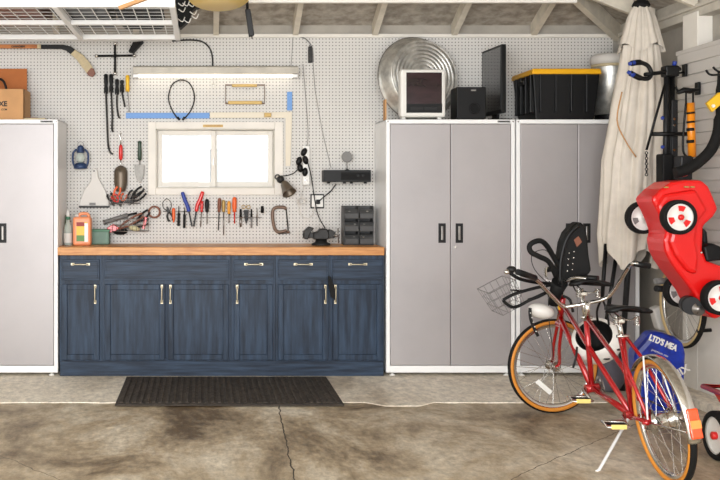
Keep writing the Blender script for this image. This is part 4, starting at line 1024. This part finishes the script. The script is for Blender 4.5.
MB().tube(spline([at(720, 72, D+.1), at(719, 100, D+.05), at(719, 128, D), at(712, 148, D), at(700, 161, D), at(688, 169, D), at(675, 173, D)], 6), [.014]*4+[.02]*6+[.033]*27, 12).build('tube', M['rubber'], t)
t = thing('yellow_tool', 'yellow tool hanging against the thick black tube at the right edge', 'tool', at(714, 112, D))
MB().prism([at(707, 103, D-.05), at(720, 92, D-.05), at(726, 100, D-.05), at(713, 112, D-.05)], (0, .03, 0)).build('body', M['yellow'], t, bevel=.004)
MB().lathe([(.01, 0), (.01, .008)], at(713, 106, D-.05), (0, -1, 0), 10).build('vial', M['white_plastic'], t)
t = thing('double_hook', 'pair of curved black hooks high at the right edge', 'hook', at(715, 76, D), )
MB().tube(spline([at(706, 70, D), at(709, 74, D), at(714, 75, D), at(724, 74, D+.1)], 4), .007, 8).build('prong', M['black'], t)
MB().tube(spline([at(713, 67, D), at(716, 70, D), at(720, 72, D), at(727, 72, D+.1)], 4), .007, 8).build('prong', M['black'], t)

# toy car hung nose up
D = 5.82
t = thing('ride_on_car', 'red plastic ride-on toy car hung vertically on the right wall', 'toy car', at(695, 320, D))
prof_ = [(652, 199), (662, 189), (672, 182), (686, 180), (702, 180), (709, 186), (714, 197), (719, 209), (714, 217), (704, 226), (703, 250), (708, 261), (722, 266), (738, 268), (742, 285), (738, 308), (716, 320), (706, 312), (699, 303), (694, 293), (686, 282), (678, 272), (671, 262), (666, 252), (664, 240), (667, 234), (663, 222), (658, 211)]
mb = MB().prism([at(a, b_, D) for a, b_ in prof_], (0, .25, 0)); mb.build('body', M['red_toy'], t, bevel=.022)
# raised shell and wheel arches
q = [(658, 206), (666, 194), (697, 189), (709, 210), (700, 222), (697, 240), (700, 256), (698, 275), (688, 272), (676, 256), (670, 242), (672, 232), (661, 220)]
MB().prism([at(a, b_, D-.03) for a, b_ in q], (0, .05, 0)).build('side_shell', M['red_toy'], t, bevel=.022)
def toy_wheel(px, py, Dw, r, near):
    c = V(at(px, py, Dw)); dr = V((0, -1, 0))
    o = MB().lathe([(r*.78, 0), (r*.97, .0), (r, .008), (r, .05), (r*.95, .058), (r*.78, .058), (r*.78, 0)], c+V((0, .0, 0)), dr, 36, caps=False).build('wheel', M['rubber'], t)
    MB().lathe([(r*.8, 0), (r*.8, .05), (r*.7, .052), (r*.62, .044), (r*.25, .046), (r*.2, .056), (0, .058)], c, dr, 36).build('wheel_disc', M['white_plastic'], o)
    MB().lathe([(r*.17, .05), (r*.17, .068), (r*.1, .074), (0, .075)], c, dr, 20).build('hub_cap', M['red_toy'] if near else M['lid_white'], o)
    for j in range(3):
        a0 = R(80+j*120); g = MB(); lo, hi = r*.36, r*.66; n = 6; pp = []
        for u_ in range(n+1): a = a0-.33+.66*u_/n; pp.append((hi, a))
        for u_ in range(n+1): a = a0+.33-.66*u_/n; pp.append((lo, a))
        g.prism([c+V((rr*math.cos(a), -.0475, rr*math.sin(a))) for rr, a in pp], (0, -.006, 0))
        g.build('spoke_inset', M['red_toy'] if near else M['grey_plastic'], o)
toy_wheel(676, 217, D-.03, .1, True)
toy_wheel(716.5, 297, D-.03, .1, True)
toy_wheel(640, 217.5, D+.36, .1, False)
toy_wheel(678, 290.5, D+.36, .1, False)
MB().tube([at(677.5, 217, D), at(642, 217, D+.34)], .012, 8).build('axle', M['steel'], t)
MB().tube([at(716.5, 297, D), at(680, 290.5, D+.34)], .012, 8).build('axle', M['steel'], t)
MB().tube([at(692, 306, D-.02), at(688, 304, D+.08)], .052, 20).build('motor_drum', M['handle_dark'], t)
MB().lathe([(.04, 0), (.038, .01), (.02, .012), (.018, .02), (0, .02)], at(698, 309, D-.015), (0, -1, 0), 24).build('drum_cap', M['steel'], t)
MB().prism([at(704, 247, D-.01), at(713, 243, D-.01), at(724, 248, D-.01), at(724, 260, D-.01), at(707, 262, D-.01)], (0, .2, 0)).build('steering_wheel', M['black'], t, bevel=.012)
MB().prism([at(703, 228, D+.1), at(707, 232, D+.1), at(708, 243, D+.1), at(704, 243, D+.1)], (0, .05, 0)).build('latch', M['black'], t, bevel=.004)
for px, py in ((664, 187.3), (684, 187), (690, 187)):
    MB().box(sx(px-2, D), sx(px+2, D), D-.034, D-.02, sz(py+.7, D), sz(py-.7, D)).build('slot', M['brass'], t)
MB().lathe([(.006, 0), (.006, .006)], at(701, 252.5, D), (0, -1, 0), 8).build('screw', M['chrome'], t)
# ---------------------------------------------------------------- wheels and the tandem
def wheel_parts(root, name, c, ax, Rr, side_m, n=28, hub_w=.05, hub_r=.018, seed=0, hub_m='chrome'):
    c = V(c); ax = V(ax).normalized(); a, b = frame_of(ax)
    tr = MB().torus(c, ax, Rr-.018, .0175, 56, 10).build(name, M['rubber'], root)
    for s_ in (-1, 1): MB().torus(c+ax*s_*.0085, ax, Rr-.022, .0125, 56, 8).build('sidewall', M[side_m], tr)
    MB().lathe([(Rr-.034, -.011), (Rr-.052, -.008), (Rr-.055, 0), (Rr-.052, .008), (Rr-.034, .011)], c, ax, 56, caps=False).build('rim', M['chrome'], tr)
    MB().lathe([(.006, -hub_w-.02), (.006, -hub_w), (hub_r*1.7, -hub_w+.006), (hub_r, -hub_w+.012), (hub_r, hub_w-.012), (hub_r*1.7, hub_w-.006), (.006, hub_w), (.006, hub_w+.02)], c, ax, 18).build('hub', M[hub_m], tr)
    for i in range(n):
        t0 = 2*PI*i/n; s_ = 1 if i % 2 else -1; off = .9 if (i//2) % 2 else -.9
        p = c+ax*s_*(hub_w-.008)+(a*math.cos(t0+off)+b*math.sin(t0+off))*hub_r*1.6
        q = c+(a*math.cos(t0)+b*math.sin(t0))*(Rr-.053)
        MB().tube([p, q], .0014, 4, caps=False).build('spoke', M['chrome'], tr)
    return tr
t = thing('hanging_bicycle_wheel', 'tan-walled bicycle wheel hanging on the right wall below the red toy car', 'wheel', (3.02, 6.3, .34))
wheel_parts(t, 'tyre', (3.065, 6.42, .615), (1, .03, 0), .285, 'tan', 24, .022)
MB().tube([at(697, 331, 6.2), at(711, 330, 6.2)], .012, 8).build('reflector_bracket', M['black'], t)
for (a, b_) in (((655.5, 281), (670, 281.5)), ((656, 288.5), (670, 289.5))):
    MB().tube([at(*a, 6.3), at(*b_, 6.34)], .02, 12).build('handlebar_grip', M['grey_plastic'] if b_[1] < 285 else M['handle_dark'], t)  # handlebar ends of a child's bike, only parented to this wheel

LE = .13
def B(px, py, dx=0.0):
    Dd = 1955/((px-205)-LE*(py-190)); p = at(px, py, Dd); return p+V((dx, 0, 0))
bike = thing('tandem_bicycle', 'red tandem bicycle with chrome handlebars parked at the right on its kickstand', 'bicycle', (2.1, 5.2, 0))
ROT = V((1, 0, LE)).normalized()
rc = B(663, 418); rc.z = .293; fc = B(553, 367); fc.z = .287
wheel_parts(bike, 'front_wheel', fc, (.12, -1, 0), .285, 'gum', 32)
wheel_parts(bike, 'rear_wheel', rc, ROT, .292, 'gum', 32, .055, .034)
hb0, ht0 = B(560, 321), B(562.5, 297)
st1, bb1, st2, bb2 = B(586, 317), B(592, 388), B(622, 336), B(632, 415)
def ft(name, pts, r=.014, m='bike_red', n=10): return MB().tube(pts, r, n).build(name, M[m], bike)
ft('head_tube', [hb0, ht0], .019)
ft('down_tube', [hb0+(ht0-hb0)*.15, bb1], .016)
ft('top_tube', [ht0+(hb0-ht0)*.25, B(592, 352), bb2], .0135)
ft('seat_tube', [st1, bb1], .0145); ft('seat_tube', [st2, bb2], .0145)
ft('bottom_tube', [bb1, bb2], .017)
up = B(623, 368)
ft('twin_top_tube', [st1, up, B(640, 400)], .0125)
for s_ in (-1, 1):
    ax_ = rc+ROT*s_*.062
    ft('seat_stay', [st2+ROT*s_*.014, st2.lerp(rc, .3)+ROT*s_*.045, ax_], .009)
    ft('chain_stay', [bb2+ROT*s_*.02, bb2+(rc-bb2)*.4+ROT*s_*.04, ax_], .010)
    MB().lathe([(.014, 0), (.014, .016), (.008, .02), (.008, .03)], ax_+ROT*s_*.004, ROT*s_, 12).build('axle_nut', M['bike_red'] if s_ < 0 else M['chrome'], bike)
for s_ in (-1, 1):
    o_ = V((0, s_*.048, 0)); cr = hb0+V((0, 0, -.02))
    ft('fork_blade', spline([cr+o_*.7, cr+(fc-cr)*.5+o_, fc+o_*1.1+V((.02, 0, .03)), fc+o_*1.15], 4), .0105)
MB().bar(hb0+V((0, -.05, -.02)), hb0+V((0, .05, -.02)), .03, .03, side=(1, 0, 0)).build('fork_crown', M['bike_red'], bike, bevel=.008)
for p in (bb1, bb2): MB().tube([p-ROT*.036, p+ROT*.036], .024, 16).build('bottom_bracket', M['bike_red'], bike)
hbg = (hb0+ht0)/2
MB().ball(hbg+V((-.012, -.014, .015)), (.014, .008, .02), 10, 6).build('head_badge', M['yellow'], bike)
dn = (bb1-hb0).normalized()
text('frame_lettering', 'SCHWINN', .027, hb0+dn*.16+V((-.006, -.0175, 0)), M['white_plastic'], bike, right=dn, up=(1, 0, .3), bold=.0012, depth=.001)
# saddles
def saddle(post, h_px, label_h):
    root = MB()
    top = post+V((-LE*label_h, 0, label_h))
    MB().tube([post-V((0, 0, .02)), top-V((0, 0, .05))], .0125, 10).build('seat_post', M['chrome'], bike)
    c = top; n, m_ = 14, 10; vs = []
    for i in range(n+1):
        u_ = i/n; y = .13-.27*u_; wdt = .02+.112*(max(0, u_-.15)/.85)**1.6 if u_ < .93 else .09
        if i == n: wdt = .06
        for j in range(m_+1):
            a = PI*j/m_-PI/2
            vs.append(c+V((math.sin(a)*wdt, y, .03*math.cos(a)-.012+.02*u_)))
    g = MB().add(vs, [(i*(m_+1)+j, (i+1)*(m_+1)+j, (i+1)*(m_+1)+j+1, i*(m_+1)+j+1) for i in range(n) for j in range(m_)], True)
    o = g.build('saddle', M['black'], bike); s_ = o.modifiers.new('solid', 'SOLIDIFY'); s_.thickness = .014; s_.offset = -1
    for sg in (-1, 1):
        MB().tube(spline([c+V((sg*.01, .1, -.015)), c+V((sg*.022, .02, -.04)), c+V((sg*.03, -.08, -.035)), c+V((sg*.04, -.12, -.012))], 4), .004, 6).build('saddle_rail', M['chrome'], o)
        pts = []
        for q in range(40):
            a = q*.9; pts.append(c+V((sg*.05+.013*math.cos(a), -.09+.013*math.sin(a), -.06+q*.0012)))
        MB().tube(pts, .0025, 5).build('saddle_spring', M['chrome'], o)
    MB().box(c.x-.022, c.x+.022, c.y-.025, c.y+.025, c.z-.06, c.z-.035).build('seat_clamp', M['chrome'], bike, bevel=.005)
    MB().tube([post+V((-.03, -.01, 0)), post+V((.03, -.01, 0))], .008, 8).build('seat_bolt', M['chrome'], bike)
saddle(st1, 0, .175); saddle(st2, 0, .125)
# stoker handlebar on the front seat post
sb = [(533, 277, 5.22), (541, 284, 5.28), (552, 296, 5.34), (563, 306, 5.38), (575, 305.5, 5.36), (588, 303, 5.34), (604, 299, 5.33), (612, 293, 5.3), (620, 281, 5.22), (628, 268, 5.12), (633, 263.5, 5.05), (640, 264.5, 5.05)]
MB().tube(spline([at(*p) for p in sb], 4), .0105, 10).build('stoker_handlebar', M['chrome'], bike)
MB().tube([at(633, 263.5, 5.05), at(650, 266, 5.05)], .0145, 12).build('grip', M['black'], bike)
MB().tube([at(535, 278, 5.23), at(518, 272, 5.1)], .0165, 12).build('grip', M['black'], bike)
MB().tube([at(587, 318, 5.35), at(587.5, 301, 5.335)], .016, 10).build('stoker_stem', M['chrome'], bike)
# front handlebar, turned with the wheel
MB().tube([ht0, ht0+V((-.01, -.01, .08))], .012, 10).build('stem', M['chrome'], bike)
hc = ht0+V((-.03, -.01, .09))
MB().tube(spline([hc+V((.05, .30, .05)), hc+V((.01, .24, .05)), hc+V((-.03, .1, .0)), hc+V((-.03, 0, 0)), hc+V((-.03, -.1, .0)), hc+V((.0, -.24, .04)), hc+V((.05, -.30, .04))], 4), .0105, 10).build('handlebar', M['chrome'], bike)
for y_ in (-1, 1): MB().tube([hc+V((.02, y_*.26, .045)), hc+V((.10, y_*.33, .045))], .016, 10).build('grip', M['black'], bike)
for pts_ in ([(503, 300), (512, 295), (524, 291), (540, 287), (552, 285)], [(503, 300), (508, 305), (516, 307), (530, 300), (545, 293)], [(528, 300), (538, 297), (549, 291)]):
    MB().tube(spline([at(a, b_, 5.62) for a, b_ in pts_], 4), .009, 8).build('brake_lever', M['black'], bike)
MB().tube(spline([at(509, 272, 5.6), at(520, 279, 5.6), at(540, 283, 5.65), at(556, 284, 5.68)], 4), .01, 8).build('bar_extension', M['black'], bike)
MB().ball(at(511.5, 269.5, 5.58), (.028, .028, .02), 14, 8).build('bell', M['dark_steel'], bike)
MB().ball(at(507, 272, 5.56), (.018, .014, .014), 12, 8).build('headlamp_lens', M['chrome'], bike)
for pts_ in ([(550, 285), (535, 270), (532, 255), (545, 250), (555, 262)], [(548, 290), (549, 320), (552, 345), (553, 360)], [(540, 287), (552, 300), (560, 316)]):
    MB().tube(spline([at(a, b_, 5.72) for a, b_ in pts_], 5), .0025, 5).build('brake_cable', M['ink'], bike)
# basket
bk = thing('bicycle_basket', 'small wire basket hanging crooked at the front of the red tandem', 'basket', at(503, 311, 5.8))
RB = Matrix.Rotation(R(-28), 3, 'Y'); cb = at(502, 296, 5.8)
g = MB(); zz = [-.075, -.025, .025, .075]
def rect(z):
    k_ = 1+(z+.075)*1.2; return [V((sx_*.07*k_, sy_*.11*k_, z)) for sx_, sy_ in ((-1, -1), (1, -1), (1, 1), (-1, 1))]
for z in zz: g.tube([cb+RB @ p for p in rect(z)], .0026 if z > .05 else .0017, 5, closed=True)
lo, hi = rect(-.075), rect(.075)
for i in range(4):
    for q in range(4):
        u_ = q/4; g.tube([cb+RB @ (lo[i].lerp(lo[(i+1) % 4], u_)), cb+RB @ (hi[i].lerp(hi[(i+1) % 4], u_))], .0016, 5)
for q in range(1, 4): g.tube([cb+RB @ (lo[0].lerp(lo[1], q/4)), cb+RB @ (lo[3].lerp(lo[2], q/4))], .0016, 5)
g.build('wire_mesh', M['grey_plastic'], bk)
MB().tube([at(511, 290, 5.75), at(525, 291, 5.65)], .006, 6).build('bracket', M['black'], bk)
# child seat
cs = thing('child_bike_seat', 'black child seat with rivet dots mounted behind the front handlebar of the tandem', 'child seat', at(562, 300, 5.5))
D = 5.52
pf = [(560, 284), (560, 262), (563, 243), (567, 233), (573, 226), (578, 222.5), (582, 222), (586, 228), (588, 238), (589.5, 255), (592, 271), (588, 276), (577, 279), (566, 284), (562, 292)]
MB().prism([at(a, b_, D) for a, b_ in pf], (0, .1, 0)).build('seat_shell', M['black_matte'], cs, bevel=.014)
MB().tube(spline([at(560, 284, D-.01), at(560.5, 262, D-.01), at(565, 243, D-.01), at(571, 232, D-.01), at(579, 225, D-.01)], 4), .012, 8).build('shell_edge', M['black'], cs)
for i in range(4):
    for px in (569, 574):
        MB().ball(at(px-i*.6, 253-(px-569)*.25+i*6, D-.002), .0048, 8, 6).build('rivet', M['chrome'], cs)
MB().prism([at(574, 240, D-.003), at(578.5, 236, D-.003), at(582, 242, D-.003), at(577, 247, D-.003)], (0, .006, 0)).build('emblem', M['brown'], cs)
MB().tube(spline([at(556, 276, D-.02), at(549, 262, D-.06), at(538, 256, D-.08), at(531, 252, D-.08), at(529.5, 246, D-.08), at(534, 242, D-.08), at(541, 241, D-.07), at(547, 246, D-.05), at(553, 256, D-.02), at(559, 266, D)], 5), .0145, 10).build('handle_loop', M['black_matte'], cs)
MB().tube([at(560, 282, D+.03), at(556, 292, D+.08), at(553, 305, D+.1)], [.045, .035, .026], 10).build('mount_post', M['black_matte'], cs)
MB().ball(at(541, 311, 5.6), (.075, .05, .042), 16, 10, Matrix.Rotation(R(12), 3, 'Y')).build('foot_rest', M['lid_white'], cs)
MB().tube(spline([at(530, 308, 5.53), at(530.5, 318, 5.53), at(534, 328, 5.53), at(538, 336, 5.53)], 4), .009, 6).build('foot_strap', M['black'], cs)
for i in range(5): MB().ball(at(530.5+i*1.4, 313+i*4.6, 5.52), .0035, 6, 5).build('strap_stud', M['white_plastic'], cs)
MB().tube(spline([at(563, 296, D), at(570, 300, D-.02), at(573, 312, D-.02)], 4), .008, 6).build('strap', M['black'], cs)
# helmet
hm = thing('bicycle_helmet', 'white helmet with dark lining hanging by its strap from the tandem', 'helmet', at(600, 362, 5.62))
ha = V((-.50, -.62, .60)).normalized(); c = at(594, 336, 5.56)
MB().lathe([(.100, .004), (.122, -.005), (.137, -.04), (.132, -.085), (.102, -.125), (.055, -.147), (0, -.153)], c, ha, 28, caps=False).build('shell', M['white_plastic'], hm)
MB().lathe([(.102, .003), (.098, .003), (.096, -.02), (.09, -.06), (.065, -.1), (0, -.118)], c, ha, 28, caps=False).build('lining', M['black_matte'], hm)
for a in (R(200), R(235)):
    pa, pb_ = frame_of(ha); p = c+(pa*math.cos(a)+pb_*math.sin(a))*.135-ha*.045
    MB().ball(p, (.02, .01, .006), 8, 6).build('vent', M['ink'], hm)
MB().tube(spline([at(598, 323, 5.55), at(597, 311, 5.45), at(601, 300, 5.36)], 4), .006, 6).build('chin_strap', M['black'], hm)
MB().tube(spline([at(609, 325, 5.55), at(607, 312, 5.45), at(603, 300, 5.36)], 4), .006, 6).build('chin_strap', M['black'], hm)
MB().tube(spline([at(577, 347, 5.52), at(576, 357, 5.5), at(573, 368, 5.5)], 4), .006, 6).build('chin_strap', M['black'], hm)
# cranks, pedals, chain
def pedal(p, bb, name='pedal'):
    s_ = -1
    MB().tube([bb-ROT*.05, V((p.x+.05, p.y, p.z))], [.011, .009], 8).build('crank_arm', M['chrome'], bike)
    MB().tube([V((p.x+.06, p.y, p.z)), V((p.x-.05, p.y, p.z))], .006, 8).build('pedal_axle', M['chrome'], bike)
    g = MB().tube([p+V((-.055, -.035, 0)), p+V((.05, -.035, 0)), p+V((.05, .035, .01)), p+V((-.055, .035, .01))], .008, 8, closed=True)
    o = g.build('pedal', M['chrome'], bike)
    MB().box(p.x-.04, p.x+.035, p.y-.046, p.y-.04, p.z-.011, p.z+.011).build('pedal_reflector', M['reflector_y'], o, bevel=.002)
    MB().box(p.x-.05, p.x+.045, p.y-.018, p.y+.018, p.z-.004, p.z+.01).build('pedal_pad', M['rubber'], o, bevel=.003)
pedal(at(581, 399.5, 5.33), bb1); pedal(at(616, 425, 4.82), bb2)
for p, r_ in ((bb2, .085), (bb1, .06)):
    MB().lathe([(r_-.012, -.002), (r_, -.001), (r_, .001), (r_-.012, .002), (r_-.012, -.002)], p+ROT*.045, ROT, 36, caps=False).build('chainring', M['steel'], bike)
    g = MB()
    for i in range(5):
        a = 2*PI*i/5; pa, pb_ = frame_of(ROT); g.tube([p+ROT*.045, p+ROT*.045+(pa*math.cos(a)+pb_*math.sin(a))*(r_-.008)], .006, 6)
    g.build('chainring_spider', M['steel'], bike)
g = MB(); 
for s_ in (-1, 1): g.tube([bb2+ROT*.045+V((0, 0, s_*.083)), rc+ROT*.045+V((0, 0, s_*.035))], .004, 6)
g.build('chain', M['dark_steel'], bike)
for i, (r_, q) in enumerate(((.04, .044), (.033, .05), (.026, .056))):
    MB().lathe([(r_, 0), (r_, .003)], rc+ROT*q, ROT, 24).build('sprocket', M['dark_steel'], bike)
MB().tube([at(628, 419, 4.87), at(599, 470, 4.80), at(596.5, 472, 4.78)], .0075, 8).build('kickstand', M['white_metal'], bike)
# rear fender
g = MB(); vs = []; NA, NB = 30, 8; a, b = V((0, 1, 0)), ROT.cross(V((0, 1, 0))).normalized()
if b.z < 0: b = -b
for i in range(NA+1):
    th = R(38+(186-38)*i/NA); rad = a*math.cos(th)+b*math.sin(th)
    for j in range(NB+1):
        ph = R(-80+160*j/NB); vs.append(rc+rad*(.292+.0+.014*math.cos(ph)-.004)+ROT*.031*math.sin(ph))
g.add(vs, [(i*(NB+1)+j, (i+1)*(NB+1)+j, (i+1)*(NB+1)+j+1, i*(NB+1)+j+1) for i in range(NA) for j in range(NB)], True)
o = g.build('rear_fender', M['chrome'], bike); s_ = o.modifiers.new('solid', 'SOLIDIFY'); s_.thickness = .0015
def radp(th, r_, off): th = R(th); return rc+(a*math.cos(th)+b*math.sin(th))*r_+ROT*off
for sd in (-1, 1):
    MB().tube([rc+ROT*sd*.07, radp(80, .296, sd*.03)], .0042, 6).build('fender_stay', M['white_metal'], bike)
    MB().tube([rc+ROT*sd*.07, radp(176, .292, sd*.03)], .0042, 6).build('fender_stay', M['chrome'], bike)
g = MB().bar(radp(158, .319, 0), radp(181, .319, 0), .05, .016, side=ROT); rf = g.build('rear_reflector', M['reflector'], bike, bevel=.006)
MB().bar(radp(167, .326, 0), radp(173, .326, 0), .044, .006, side=ROT).build('reflector_band', M['reflector_l'], rf)
MB().bar(at(537, 381, 5.98), at(551, 393, 5.98), .028, .006, side=(.6, 0, .8)).build('wheel_reflector', M['white_plastic'], bike)

# ---------------------------------------------------------------- blue bag, white bag, wagon
t = thing('plastic_bag', 'blue plastic bag with white lettering leaning by the wall behind the rear wheel', 'bag', (2.7, 6.0, 0))
D = 5.95
pg_ = [(636, 352), (645, 342), (653, 332), (664, 333), (676, 337), (685, 343), (687, 354), (686, 376), (684, 415), (638, 415)]
MB().prism([at(x_, y_, D) for x_, y_ in pg_], (0, .14, 0)).build('bag', M['bag_blue'], t, bevel=.03)
text('lettering', "LTD'S MEA", .05, at(663, 343, D-.004), M['white_plastic'], t, right=(1, 0, -.42), up=(0, 0, 1), bold=.002, depth=.002, sxx=.75)
text('small_lettering', 'premium mix', .02, at(660, 353, D-.004), M['lid_white'], t, right=(1, 0, -.42), up=(0, 0, 1))
text('small_lettering', 'MIX', .06, at(681, 372, D-.004), M['lid_white'], t, right=(1, 0, .6), up=(0, 0, 1), bold=.002)
t = thing('paper_bag', 'crumpled white paper sack behind the hanging wheel', 'bag', at(662, 332, 6.85))
MB().prism([at(653, 309, 6.72), at(660, 306, 6.72), at(667, 308, 6.72), at(668, 332, 6.72), at(659, 330, 6.72), at(656, 320, 6.72)], (0, .08, 0)).build('sack', M['lid_white'], t, bevel=.012)
t = thing('sack', 'dark grey sack on the floor behind the tandem', 'sack', (2.68, 6.62, .006))
MB().ball((2.68, 6.62, .135), (.10, .10, .13), 18, 12).build('sack', M['purple_grey'], t)
t = thing('toy_wagon', 'red toy wagon with white-hubbed wheel at the right edge', 'wagon', (2.85, 4.8, 0))
g = quad_box(2.66, 2.94, 4.3, 5.12, .21, 2.62, 2.97, 4.2, 5.18, .31); g.build('tray', M['red'], t, bevel=.012)
g = MB(); g.tube([(2.60, 4.15, .32), (2.99, 4.15, .32), (2.99, 5.22, .32), (2.60, 5.22, .32)], .014, 8, closed=True).build('tray_rim', M['red'], t)
def wagon_wheel(y, x):
    c = V((x, y, .122)); dr = V((-1, 0, 0)); r = .122
    o = MB().lathe([(r*.76, 0), (r*.95, 0), (r, .01), (r, .04), (r*.95, .05), (r*.76, .05), (r*.76, 0)], c, dr, 36, caps=False).build('wheel', M['rubber'], t)
    MB().lathe([(r*.78, 0), (r*.78, .045), (r*.65, .04), (r*.3, .035), (0, .035)], c, dr, 36).build('wheel_disc', M['white_plastic'], o)
    MB().lathe([(.02, .03), (.02, .055), (.012, .06), (0, .06)], c, dr, 20).build('hub_cap', M['red'], o)
wagon_wheel(4.98, 2.58); wagon_wheel(4.35, 2.58)
MB().tube([(2.58, 4.98, .122), (2.94, 4.98, .122)], .01, 8).build('axle', M['steel'], t)
MB().box(2.62, 2.92, 4.93, 5.03, .12, .2).build('bolster', M['black'], t)
